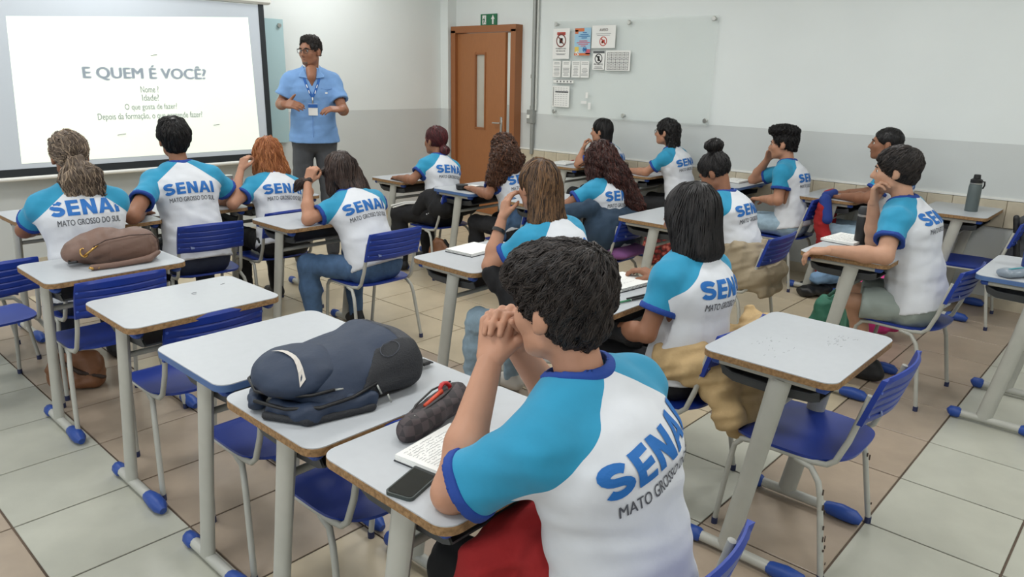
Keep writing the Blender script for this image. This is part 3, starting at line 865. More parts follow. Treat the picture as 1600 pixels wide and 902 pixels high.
    def sample(self, P):
        q = (P - self.lo) / self.cell
        q = np.clip(q, 0, np.array(self.n) - 1.001); i = q.astype(int); f = q - i
        out = 0
        for a in (0, 1):
            for b in (0, 1):
                for c in (0, 1):
                    w = (f[:, 0] if a else 1 - f[:, 0]) * (f[:, 1] if b else 1 - f[:, 1]) * (f[:, 2] if c else 1 - f[:, 2])
                    out = out + w * self.F[i[:, 0] + a, i[:, 1] + b, i[:, 2] + c]
        return out
    def grad(self, P):
        h = self.cell
        G = np.stack([self.sample(P + np.eye(3)[i] * h) - self.sample(P - np.eye(3)[i] * h) for i in range(3)], 1)
        return G / (np.linalg.norm(G, axis=1, keepdims=True) + 1e-9)
def bounds(prims, pad=0.02):
    bs = [prim_box(p) for p in prims]
    return np.min([b[0] for b in bs], 0) - pad, np.max([b[1] for b in bs], 0) + pad
def field(prims, cell, k=0.02, pad=0.02):
    lo, hi = bounds(prims, pad)
    return Field(lo, hi, cell).union(prims, k)
def np_mesh(name, verts, quads, m, smooth=True, tone=None, extra=None):
    """mesh from arrays; extra=(verts, tris) appended"""
    V = np.asarray(verts, np.float32); nq = len(quads)
    loops = np.asarray(quads, np.int32).ravel(); starts = np.arange(nq, dtype=np.int32) * 4
    tot = np.full(nq, 4, np.int32)
    if extra is not None and len(extra[1]):
        ev, et = extra
        loops = np.concatenate([loops, (np.asarray(et, np.int32) + len(V)).ravel()])
        w = np.asarray(et).shape[1]
        starts = np.concatenate([starts, nq * 4 + np.arange(len(et), dtype=np.int32) * w])
        tot = np.concatenate([tot, np.full(len(et), w, np.int32)])
        V = np.concatenate([V, np.asarray(ev, np.float32)])
    me = bpy.data.meshes.new(name)
    me.vertices.add(len(V)); me.vertices.foreach_set('co', V.ravel())
    me.loops.add(len(loops)); me.loops.foreach_set('vertex_index', loops)
    me.polygons.add(len(starts)); me.polygons.foreach_set('loop_start', starts)
    if tone is not None:
        at = me.attributes.new('tone', 'FLOAT', 'POINT'); at.data.foreach_set('value', np.asarray(tone, np.float32))
    me.materials.append(m)
    me.update(calc_edges=True); me.validate()
    if smooth: me.polygons.foreach_set('use_smooth', np.ones(len(me.polygons), bool))
    return me
def link(name, me, parent=None, loc=None):
    o = bpy.data.objects.new(name, me); COL.objects.link(o)
    if parent is not None: o.parent = parent
    if loc is not None: o.location = loc
    return o
def soft(name, prims, cell, m, base=(0, 0, 0), parent=None, k=0.02, ripple=None, cuts=None, planes=None, pad=0.02):
    """one soft mesh (world coordinates) stored relative to base"""
    f = field(prims, cell, k, pad)
    if ripple: f.ripple(*ripple)
    for p in planes or []: f.plane(*p)
    if cuts: f.cut(cuts)
    v, q = f.net()
    return link(name, np_mesh(name, v - np.asarray(base), q, m), parent, None if parent is not None else base)

# ------------------------------------------------------------------ hair
def strands(f, seeds, flow, n_steps, step, r0, wig, lift, rng, wigfreq=60.0):
    """thin tapered three-sided locks running along the surface of field f; seeds (N,3)"""
    P = seeds.copy(); N = len(P); path = []; nor = []
    ph = rng.uniform(0, 6.28, N); am = rng.uniform(.5, 1.2, N)
    jit = rng.normal(size=(N, 3)) * 0.25
    for s in range(n_steps + 1):
        g = f.grad(P); d = f.sample(P)
        P = P - g * (d - lift * (1 - 0.4 * s / n_steps))[:, None]
        side_w = np.zeros_like(P)
        t = flow(P) + jit
        t = t - g * (t * g).sum(1, keepdims=True)
        t /= np.linalg.norm(t, axis=1, keepdims=True) + 1e-9
        sd = np.cross(g, t)
        off = wig * am[:, None] * (np.sin(wigfreq * step * s + ph)[:, None] * sd + np.cos(wigfreq * step * s + ph)[:, None] * g * .6)
        path.append(P + off); nor.append((g, sd))
        P = P + t * step
    vs = []; fs = []
    R = rng.uniform(.6, 1.2, N) * r0
    for s in range(n_steps + 1):
        g, sd = nor[s]; a = s / n_steps
        rr = (R * (1 - 0.85 * a ** 1.5) * (0.45 + 0.55 * min(1, a * 4)))[:, None]
        c = path[s]
        vs.append(np.stack([c + g * rr, c + sd * rr * 1.2 - g * rr * .5, c - sd * rr * 1.2 - g * rr * .5], 1))
    vs = np.stack(vs, 1)      # N, steps+1, 3, 3
    M = n_steps + 1
    base = (np.arange(N) * M * 3)[:, None, None]
    s = np.arange(n_steps)[None, :, None]; k = np.arange(3)[None, None, :]; k2 = (k + 1) % 3
    q = np.stack([base + s * 3 + k, base + s * 3 + k2, base + (s + 1) * 3 + k2, base + (s + 1) * 3 + k], -1)
    tone = np.repeat(rng.uniform(0, 1, N) ** 1.5, M * 3)
    return vs.reshape(-1, 3), q.reshape(-1, 4), tone
def hair_object(name, prims, cell, m, base, parent, flow, count, steps, step, r0, wig=0.0, lift=0.002, k=0.02, ripple=None, cuts=(), planes=(), seed=1, seedmask=None, wigfreq=60., basetone=0.15):
    rng = np.random.default_rng(seed)
    f = field(prims, cell, k, 0.03)
    if ripple: f.ripple(*ripple)
    if cuts: f.cut(list(cuts), 0.012)
    for p in planes: f.plane(*p)
    v, q = f.net()
    if seedmask is not None: cand = v[seedmask(v)]
    else: cand = v
    sd = cand[rng.integers(0, len(cand), count)] + rng.normal(size=(count, 3)) * cell * .4
    sv, sq, st = strands(f, sd, flow, steps, step, r0, wig, lift, rng, wigfreq)
    tn = np.concatenate([np.full(len(v), basetone), st])
    me = np_mesh(name, v - base, q, m, tone=tn, extra=(sv - base, sq))
    return link(name, me, parent)

# ------------------------------------------------------------------ hands
def hand(w, d, n, side, curl=(25, 30, 20), spread=0.0, thumb=(0.6, 0.5), s=1.0, curls=None):
    """capsules of a hand: wrist point, direction to the knuckles, palm normal, side +1 right / -1 left"""
    w = np.asarray(w, float); d = unit(d); n = np.asarray(n, float); n = unit(n - d * (n @ d))
    t = np.cross(d, n) * side
    out = []
    L = (.043, .026, .021), (.047, .029, .022), (.044, .027, .021), (.034, .021, .019)
    for k in range(4):
        lat = (.030 - .0195 * k) * s
        kn = w + d * (.092 - .004 * abs(k - 1)) * s + t * lat
        out.append(C(w + d * .012 * s + t * lat * .62, kn, .0145 * s, .0115 * s))
        out.append(C(w + d * .03 * s + t * lat * .75 + n * .006, kn - d * .012 + n * .004, .013 * s, .010 * s))
        cu = curls[k] if curls else curl
        ang = 0.0; p = kn; sp = math.radians(spread * (1.5 - k))
        for seg in range(3):
            ang += math.radians(cu[seg])
            dr = d * math.cos(ang) + n * math.sin(ang)
            dr = unit(dr * math.cos(sp) + t * math.sin(sp))
            q = p + dr * L[k][seg] * s
            rr = (.0098, .0088, .0080, .0068)[seg] if k < 3 else (.0085, .0076, .0068, .006)[seg]
            r2 = rr * .9
            out.append(C(p, q, rr * s, r2 * s)); p = q
    b = w + d * .025 * s + t * .026 * s + n * .008 * s
    m1 = b + unit(d * .75 + t * .62 + n * thumb[0] * .5) * .042 * s
    m2 = m1 + unit(d * .9 + t * (.25 - thumb[1] * .5) + n * thumb[0]) * .032 * s
    m3 = m2 + unit(d * .9 + t * (-.1 - thumb[1] * .6) + n * thumb[0]) * .026 * s
    out += [C(b, m1, .017 * s, .0125 * s), C(m1, m2, .0115 * s, .0102 * s), C(m2, m3, .0100 * s, .0080 * s)]
    return out

def poly_mesh(name, V, quads, tris, m):
    quads = np.asarray(quads, np.int64).reshape(-1, 4); tris = np.asarray(tris, np.int64).reshape(-1, 3)
    u, inv = np.unique(np.concatenate([quads.ravel(), tris.ravel()]), return_inverse=True)
    V = V[u]; nq = quads.size
    return np_mesh_idx(name, V, inv[:nq].reshape(-1, 4), inv[nq:].reshape(-1, 3), m)
def np_mesh_idx(name, V, quads, tris, m):
    V = np.asarray(V, np.float32)
    loops = np.concatenate([quads.ravel(), tris.ravel()]).astype(np.int32)
    starts = np.concatenate([np.arange(len(quads)) * 4, len(quads) * 4 + np.arange(len(tris)) * 3]).astype(np.int32)
    me = bpy.data.meshes.new(name)
    me.vertices.add(len(V)); me.vertices.foreach_set('co', V.ravel())
    me.loops.add(len(loops)); me.loops.foreach_set('vertex_index', loops)
    me.polygons.add(len(starts)); me.polygons.foreach_set('loop_start', starts)
    me.materials.append(m); me.update(calc_edges=True); me.validate()
    me.polygons.foreach_set('use_smooth', np.ones(len(me.polygons), bool))
    return me
def clip(V, quads, tris, d):
    """split a mesh along d = 0: returns (V, (quads, tris) where d<0, (quads, tris) where d>=0)"""
    neg = d < 0; out = {0: [[], []], 1: [[], []]}
    V = list(map(tuple, V)); cache = {}
    def cutv(a, b):
        k = (a, b) if a < b else (b, a)
        if k not in cache:
            t = d[k[0]] / (d[k[0]] - d[k[1]])
            A, B = V[k[0]], V[k[1]]
            cache[k] = len(V); V.append(tuple(A[i] + t * (B[i] - A[i]) for i in range(3)))
        return cache[k]
    res = [[], []]
    for fs, slot in ((quads, 0), (tris, 1)):
        fs = np.asarray(fs, np.int64)
        if len(fs) == 0: continue
        nn = neg[fs].sum(1); w = fs.shape[1]
        out[0][slot].append(fs[nn == w]); out[1][slot].append(fs[nn == 0])
        for f in fs[(nn > 0) & (nn < w)].tolist():
            for side in (0, 1):
                poly = []
                for i in range(w):
                    a, b = f[i], f[(i + 1) % w]
                    ina = bool(neg[a]) == (side == 0); inb = bool(neg[b]) == (side == 0)
                    if ina: poly.append(a)
                    if ina != inb: poly.append(cutv(a, b))
                for i in range(1, len(poly) - 1): res[side].append((poly[0], poly[i], poly[i + 1]))
    r = []
    for side in (0, 1):
        q = np.concatenate(out[side][0]) if out[side][0] else np.zeros((0, 4), np.int64)
        t = np.concatenate(out[side][1] + [np.array(res[side], np.int64).reshape(-1, 3)])
        r.append((q, t))
    return np.array(V), r[0], r[1]
# ================================================================== PEOPLE
M_shirt = mat('white_jersey', (214, 217, 222), 0.85, var=0.02, vscale=14, bump=0.12, bscale=26, sheen=0.1)
M_slv = mat('turquoise_jersey', (36, 142, 180), 0.8, var=0.04, vscale=14, bump=0.12, bscale=26, sheen=0.1)
M_rib = mat('royal_blue_rib', (24, 62, 142), 0.8, bump=0.1, bscale=120)
M_logo = mat('logo_blue', (30, 104, 178), 0.7)
M_logog = mat('logo_grey', (84, 86, 92), 0.7)
def skin(n, c): return mat('skin_' + n, c, 0.5, var=0.03, vscale=30, spec=0.35, bump=0.03, bscale=200)
M_shoe = mat('black_shoe', (26, 26, 28), 0.6)
M_eye = mat('dark_iris', (34, 24, 20), 0.2)
M_eyew = mat('eye_white', (214, 208, 202), 0.3)

def drape_text(vs, fs, bvh, o, ax, ay, dirn, off):
    """flat letters laid on cloth by casting along dirn"""
    bm = bmesh.new()
    bv = [bm.verts.new((float(q[0]), float(q[1]), 0)) for q in vs]
    for f in fs:
        try: bm.faces.new([bv[i] for i in f])
        except ValueError: pass
    bmesh.ops.triangulate(bm, faces=bm.faces)
    for _ in range(4):
        es = [e for e in bm.edges if e.calc_length() > 0.013]
        if not es: break
        bmesh.ops.subdivide_edges(bm, edges=es, cuts=1, use_grid_fill=False)
        bmesh.ops.triangulate(bm, faces=[f for f in bm.faces if len(f.verts) > 3])
    bm.verts.index_update()
    dv = Vector(dirn); out = []; bad = set()
    for v in bm.verts:
        p = Vector(o) + Vector(ax) * v.co.x + Vector(ay) * v.co.y - dv * 0.4
        h, nrm, i, dist = bvh.ray_cast(p, dv, 0.8)
        if h is None: bad.add(v.index); out.append((0, 0, 0))
        else: out.append(tuple(h + (nrm if nrm.dot(dv) < 0 else -nrm) * off))
    tris = [tuple(q.index for q in f.verts) for f in bm.faces if not any(q.index in bad for q in f.verts)]
    bm.free()
    return out, tris

LOGO = {}
def block_letters(height, width):
    """heavy sans capitals S E N A I drawn as broad strokes"""
    vs = []; fs = []
    def strip(pts, w, x0):
        n = len(pts)
        for i, (x, y) in enumerate(pts):
            a, b = pts[max(i - 1, 0)], pts[min(i + 1, n - 1)]
            dx, dy = b[0] - a[0], b[1] - a[1]; l = math.hypot(dx, dy)
            nx, ny = -dy / l * w, dx / l * w
            vs.append((x0 + x + nx, y + ny, 0)); vs.append((x0 + x - nx, y - ny, 0))
        b0 = len(vs) - 2 * n
        for i in range(n - 1): fs.append((b0 + 2 * i, b0 + 2 * i + 1, b0 + 2 * i + 3, b0 + 2 * i + 2))
    def quad(x0, *p):
        b0 = len(vs); vs.extend([(x0 + x, y, 0) for x, y in p]); fs.append(tuple(range(b0, b0 + len(p))))
    S_ = []
    for a in np.linspace(25, 268, 12): S_.append((.40 + .27 * math.cos(math.radians(a)), .695 + .18 * math.sin(math.radians(a))))
    for a in np.linspace(82, -155, 12): S_.append((.40 + .28 * math.cos(math.radians(a)), .315 + .19 * math.sin(math.radians(a))))
    strip(S_, .125, 0)
    x = .90; quad(x, (0, 0), (.25, 0), (.25, 1), (0, 1))
    for y in (0, .4, .785): quad(x, (.2, y), (.66, y), (.66, y + .215), (.2, y + .215))
    x = 1.70; quad(x, (0, 0), (.25, 0), (.25, 1), (0, 1)); quad(x, (.56, 0), (.81, 0), (.81, 1), (.56, 1)); quad(x, (0, 1), (.26, 1), (.81, 0), (.55, 0))
    x = 2.60; quad(x, (0, 0), (.26, 0), (.56, 1), (.32, 1)); quad(x, (.94, 0), (.68, 0), (.38, 1), (.62, 1)); quad(x, (.22, .2), (.72, .2), (.68, .38), (.26, .38))
    x = 3.62; quad(x, (0, 0), (.25, 0), (.25, 1), (0, 1))
    V = np.array(vs, float); V[:, 0] -= V[:, 0].max() / 2; V[:, 0] *= width / 3.87; V[:, 1] = (V[:, 1] - .5) * height
    return V, fs
def logo_geo():
    if not LOGO:
        LOGO['a'] = block_letters(0.068, 0.275)
        LOGO['b'] = text_geo('MATO GROSSO DO SUL', 0.026, 0.014, width=0.25)
    return LOGO['a'], LOGO['b']

def person(label, pel, head, hf, tf, L, R, skin_m, hair=None, sex='f', zp=0.52, knees=None, ankles=None, bottom=('pants', None), shoe=None,
           res=0.011, sc=1.0, top='uniform', logo=True, face=False, hpitch=0.0, hroll=0.0, logo_off=(0, 0), bulge=0.03, sw=None, seed=1, extra=None, hs=1.0,
           slv=0.60, loose=0.016, legs=True, logo_rot=0.0):
    base = np.array([pel[0], pel[1], 0.0])
    H = V3(pel[0], pel[1], zp); Hc = np.asarray(head, float)
    tf = unit(np.array([tf[0], tf[1], 0.0])); up = unit(Hc - H); D = Hc - H
    Hd = D - 0
    rt = unit(np.cross(tf, up)); fw = unit(np.cross(up, rt))
    Wp = H + D * .24 - fw * bulge * .7; Cp = H + D * .54 - fw * bulge; Nb = H + D * .765 - fw * bulge * .4
    male = sex == 'm'
    sw = (sw or (.158 if male else .140)) * sc
    S = {-1: Nb - up * .080 - rt * sw, 1: Nb - up * .080 + rt * sw}
    arms = {-1: L, 1: R}
    for s in (-1, 1):
        if arms[s].get('sh') is not None: S[s] = S[s] + np.asarray(arms[s]['sh'], float)
    wq = sc * (1.0 if male else .95)
    torso = [T(H - up * .0, Wp, rt, (.168 * wq, .128 * wq), (.142 * wq, .108 * wq)),
             T(Wp, Cp, rt, (.142 * wq, .108 * wq), (.165 * wq, .116 * wq)),
             T(Cp, Nb - up * .06, rt, (.165 * wq, .116 * wq), (.138 * wq, .082 * wq)),
             C(S[-1], Nb - up * .035, .050 * wq, .046 * wq), C(S[1], Nb - up * .035, .050 * wq, .046 * wq),
             C(S[-1] - up * .01, S[1] - up * .01, .056 * wq)]
    # head frame
    hf = unit(hf); zu = unit(np.array([0, 0, 1.0]) * .85 + up * .15)
    hr = unit(np.cross(hf, zu)); hu = unit(np.cross(hr, hf))
    if hpitch:
        a = math.radians(hpitch); hf, hu = hf * math.cos(a) - hu * math.sin(a), hu * math.cos(a) + hf * math.sin(a)
    if hroll:
        a = math.radians(hroll); hr, hu = hr * math.cos(a) - hu * math.sin(a), hu * math.cos(a) + hr * math.sin(a)
    ax = np.array([hr, hf, hu])
    q = hs * (1.0 if male else .96)
    def hl(x, f, u): return Hc + (hr * x + hf * f + hu * u) * q
    headp = [E(hl(0, -.012, .03), np.array([.076, .097, .088]) * q, ax), E(hl(0, .03, -.045), np.array([.060, .066, .076]) * q, ax),
             C(hl(-.045, .01, -.07), hl(-.012, .07, -.098), .02 * q, .018 * q), C(hl(.045, .01, -.07), hl(.012, .07, -.098), .02 * q, .018 * q),
             C(hl(-.03, .080, .018), hl(.03, .080, .018), .017 * q), C(hl(-.034, .066, -.026), hl(.034, .066, -.026), .026 * q),
             C(Nb - up * .02, hl(0, -.025, -.06), .056 * q * (1.0 if male else .9), .05 * q * (1.0 if male else .88))]
    fine = [C(hl(0, .092, .008), hl(0, .113, -.034), .009 * q, .0125 * q, .01), C(hl(-.012, .094, -.038), hl(.012, .094, -.038), .011 * q, None, .01),
            C(hl(-.017, .084, -.062), hl(.017, .084, -.062), .0105 * q, None, .008), C(hl(-.014, .082, -.073), hl(.014, .082, -.073), .0105 * q, None, .008)]
    for s in (-1, 1):
        fine.append(E(hl(s * .080, -.008, -.012), np.array([.011, .020, .031]) * q, ax, .008))
        fine.append(E(hl(s * .077, .004, -.032), np.array([.010, .010, .012]) * q, ax, .008))
    armp = []
    aw = (1.0 if male else .86) * sc
    for s in (-1, 1):
        el, wr = np.asarray(arms[s]['el'], float), np.asarray(arms[s]['wr'], float)
        armp += [C(S[s], el, .050 * aw, .040 * aw), C(el, el + (wr - el) * .35, .040 * aw, .042 * aw), C(el + (wr - el) * .35, wr, .042 * aw, .027 * aw)]
    # legs
    kn, an = {}, {}
    for s in (-1, 1):
        kn[s] = np.asarray(knees[s], float) if knees else H + tf * .40 + rt * s * .12 + V3(0, 0, -.02)
        an[s] = np.asarray(ankles[s], float) if ankles else np.array([kn[s][0], kn[s][1], .09]) - tf * .02
    lw = sc * (1.0 if male else .95)
    hip = {s: H + rt * s * .088 - up * .02 for s in (-1, 1)}
    legp = []
    for s in (-1, 1):
        legp += [C(hip[s], kn[s], .078 * lw, .054 * lw), C(kn[s], an[s] + (kn[s] - an[s]) * .62, .050 * lw, .054 * lw), C(an[s] + (kn[s] - an[s]) * .62, an[s], .054 * lw, .036 * lw)]
    body = [grow(p, -.014) for p in torso] + headp + armp + [grow(p, -.012) for p in legp]
    fb = field(body, res, .022); fb.union(fine, .01)
    for s in (-1, 1):   # eye hollows
        fb.cut([E(hl(s * .031, .094, -.002), np.array([.017, .012, .010]) * q, ax)], .008)
    v, qd = fb.net()
    ev = np.zeros((0, 3)); eq = np.zeros((0, 4), int)
    for s in (-1, 1):
        a = arms[s]
        if a.get('hand') is None: 
            hd = hand(a['wr'], unit(np.asarray(a['wr']) - np.asarray(a['el'])), a.get('n', (0, 0, -1)), s, s=.95 * aw + .05)
        else:
            hh = dict(a['hand']); hd = hand(a['wr'], hh.pop('d'), hh.pop('n'), s, s=.95 * aw + .05, **hh)
        hd = hd + [C(np.asarray(a['wr']) + (np.asarray(a['el']) - np.asarray(a['wr'])) * .12, np.asarray(a['wr']), .026 * aw, .024 * aw, .02)]
        fh = field(hd, min(.006, res * .62), .007)
        hv, hq = fh.net()
        eq = np.concatenate([eq, hq + len(ev)]); ev = np.concatenate([ev, hv])
    me = np_mesh('person', v - base, qd, skin_m, extra=(ev - base, eq))
    pr = link('person', me, None, base)
    tag(pr, label, 'person')
    # eyes and brows where the face shows
    if face:
        for s in (-1, 1):
            e = MB().lathe([(.0005, -.0125), (.007, -.0105), (.011, -.006), (.0125, 0), (.011, .006), (.007, .0105), (.0005, .0125)], 10)
            ey = e.build('eye', M_eyew, pr, smooth=True); ey.location = Vector(hl(s * .031, .079, -.002) - base); ey.scale = (q, q, q)
            ir = MB().lathe([(.0001, 0), (.0058, .0005), (.005, .003), (.0001, .004)], 10); iy = ir.build('iris', M_eye, ey, smooth=True)
            iy.location = Vector(hf * .0112); iy.rotation_euler = Vector(hf).to_track_quat('Z', 'Y').to_euler()
            MB().tube([Vector(hl(s * .012, .096, .016) - base), Vector(hl(s * .03, .098, .022) - base), Vector(hl(s * .05, .086, .017) - base)], [.003, .0042, .002], 6).build('eyebrow', hair['mat'] if hair else M_eye, pr, smooth=True)
        MB().tube([Vector(hl(-.021, .089, -.067) - base), Vector(hl(0, .0965, -.0665) - base), Vector(hl(.021, .089, -.067) - base)], [.002, .005, .002], 6).build('lips', mat('lip_brown', (132, 82, 72), .5), pr, smooth=True)
    # ---- top
    if top is not None:
        tm = dict(uniform=(M_shirt, M_slv, M_rib)).get(top, top)
        tors = [grow(p, loose) for p in torso[:3]] + [grow(p, loose * .75) for p in torso[3:]]
        tors[0] = T(H - up * .03, Wp, rt, (.184 * wq + loose, .144 * wq + loose), (.148 * wq + loose + .006, .112 * wq + loose + .004))
        sl = {}; cp = {}; ad = {}
        for s in (-1, 1):
            el = np.asarray(arms[s]['el'], float); ad[s] = unit(el - S[s]); ln = np.linalg.norm(el - S[s])
            cp[s] = S[s] + ad[s] * ln * slv
            sl[s] = C(S[s], S[s] + ad[s] * ln * (slv + .1), .053 * aw + loose * .5, .056 * aw + loose * .9)
        nk = C(Nb - up * .03, hl(0, -.02, -.07), .064 * q, .066 * q)
        allp = tors + [sl[-1], sl[1]]
        def shirt_field(prims, cell):
            f = field(prims, cell, .035); f.ripple(.0030, .09, seed, 6); return f
        hemp = (H - up * .035, -up)
        SEAM = {}
        for s in (-1, 1):
            n0 = Nb + rt * s * .050 - up * .01; a0 = S[s] - up * .060 + rt * s * .042
            pl = unit(np.cross(a0 - n0, fw)); pl = pl if pl @ (rt * s) > 0 else -pl
            ln = np.linalg.norm(cp[s] - S[s])
            SEAM[s] = (n0, a0, pl, ln, C(S[s] + ad[s] * ln * .38, cp[s] + ad[s] * .1, .053 * aw + loose * .5 + .007, .056 * aw + loose * .9 + .012))
        def region(X_, Y_, Z_, s):
            n0, a0, pl, ln, ac = SEAM[s]
            dpl = -((X_ - n0[0]) * pl[0] + (Y_ - n0[1]) * pl[1] + (Z_ - n0[2]) * pl[2])
            return np.minimum(dpl, prim_d(ac, X_, Y_, Z_))
        f = shirt_field(allp, res); f.plane(*hemp); f.cut([nk])
        for s in (-1, 1):
            n0, a0, pl, ln, ac = SEAM[s]
            sa = (f.X - cp[s][0]) * ad[s][0] + (f.Y - cp[s][1]) * ad[s][1] + (f.Z - cp[s][2]) * ad[s][2]
            f.F = np.maximum(f.F, np.minimum(sa, .006 - f.ev(ac))).astype(np.float32)
            f.F = np.maximum(f.F, -f.ev(C(S[s] + ad[s] * ln * .8, cp[s] + ad[s] * .08, .050 * aw, .050 * aw + loose * .7))).astype(np.float32)
        v, qd = f.net(); tr_ = np.zeros((0, 3), np.int64); pieces = {}
        for s in (-1, 1):
            v, inn, outp = clip(v, qd, tr_, region(v[:, 0], v[:, 1], v[:, 2], s))
            pieces[s] = inn; qd, tr_ = outp
        sh = link('shirt', poly_mesh('shirt', v - base, qd, tr_, tm[0]), pr)
        for s in (-1, 1):
            link('sleeve', poly_mesh('sleeve', v - base, pieces[s][0], pieces[s][1], tm[1]), sh)
            n0, a0, pl, ln, ac = SEAM[s]
            if tm[2] is not None:
                fa = Field(cp[s] - .13, cp[s] + .13, res * .72); fa.union(allp, .035); fa.ripple(.0030, .09, seed, 6)
                sa = (fa.X - cp[s][0]) * ad[s][0] + (fa.Y - cp[s][1]) * ad[s][1] + (fa.Z - cp[s][2]) * ad[s][2]
                hol = fa.ev(C(S[s] + ad[s] * ln * .8, cp[s] + ad[s] * .08, .050 * aw, .050 * aw + loose * .7))
                fa.F = np.maximum.reduce([fa.F - .005, fa.ev(ac) - .012, sa - .004, -(sa + .02), -hol]).astype(np.float32)
                v2, qd2 = fa.net()
                if len(v2): link('cuff', np_mesh('cuff', v2 - base, qd2, tm[2]), sh)
        if tm[2] is not None:
            fc = Field(Nb - .16, Nb + .16, res * .8); fc.union(tors, .035)
            dn = fc.ev(nk)
            fc.F = np.maximum.reduce([fc.F - .005, dn - .017, -dn]).astype(np.float32)
            v, qd = fc.net(); link('collar', np_mesh('collar', v - base, qd, tm[2]), sh)
        if logo and top == 'uniform':
            (va, fa_), (vb, fb_) = logo_geo()
            bvh = BVHTree.FromPolygons([Vector(p.co) + Vector(base) for p in sh.data.vertices], [tuple(p.vertices) for p in sh.data.polygons])
            o0 = Cp + up * (-.03 + logo_off[1]) + rt * logo_off[0]
            va2 = va + np.array([.0, .03, 0]); vb2 = vb + np.array([.008, -.034, 0])
            for nm, vs, fs, m in (('lettering', va2, fa_, M_logo), ('small_lettering', vb2, fb_, M_logog)):
                cr_, sr_ = math.cos(logo_rot), math.sin(logo_rot)
                vs = np.stack([vs[:, 0] * cr_ - vs[:, 1] * sr_, vs[:, 0] * sr_ + vs[:, 1] * cr_, vs[:, 2]], 1)
                ov, ot = drape_text(vs * np.array([sc, sc, 1]), fs, bvh, o0, rt, up, fw, .0024)
                if ot: MB().add([Vector(p) - Vector(base) for p in ov], ot).build(nm, m, sh)
    # ---- bottom
    if legs and bottom[1] is not None:
        kind, bm_ = bottom
        g_ = .012 if kind != 'wide' else .02
        pp = [grow(p, g_) for p in legp]
        if kind == 'shorts':
            pp = []
            for s in (-1, 1): pp.append(C(hip[s], hip[s] + (kn[s] - hip[s]) * 1.0, .094 * lw, .082 * lw))
        pp += [T(H + rt * -.05, H + rt * .05, up, (.12 * lw, .125 * lw), (.12 * lw, .125 * lw)), C(H - rt * .08 - up * .02, H + rt * .08 - up * .02, .105 * lw)]
        f = field(pp, res * 1.1, .03); f.ripple(.003, .07, seed + 5, 5)
        if kind == 'shorts':
            for s in (-1, 1):
                dd = unit(kn[s] - hip[s]); p0 = hip[s] + (kn[s] - hip[s]) * .84
                f.plane(p0, dd)
        v, qd = f.net(); link('shorts' if kind == 'shorts' else 'trousers', np_mesh('trousers', v - base, qd, bm_), pr)
        for s in (-1, 1):
            a = an[s]; tdir = unit(np.array([tf[0], tf[1], 0]))
            sh_p = [C([a[0], a[1], .05] - tdir * .035, [a[0], a[1], .045] + tdir * .06, .042 * lw, .038 * lw), C([a[0], a[1], .045] + tdir * .05, [a[0], a[1], .034] + tdir * .15, .04 * lw, .03 * lw), C([a[0], a[1], .09] - tdir * .01, [a[0], a[1], .05], .044 * lw)]
            f = field(sh_p, res, .02); f.plane((0, 0, .002), (0, 0, -1))
            v, qd = f.net(); link('shoe', np_mesh('shoe', v - base, qd, shoe or M_shoe), pr)
    info = dict(o=pr, base=base, hl=hl, ax=ax, q=q, H=H, Nb=Nb, up=up, rt=rt, fw=fw, Cp=Cp, Wp=Wp, S=S, res=res, Hc=Hc, hu=hu, hf=hf, hr=hr, kn=kn)
    if hair: do_hair(info, hair, seed)
    return info

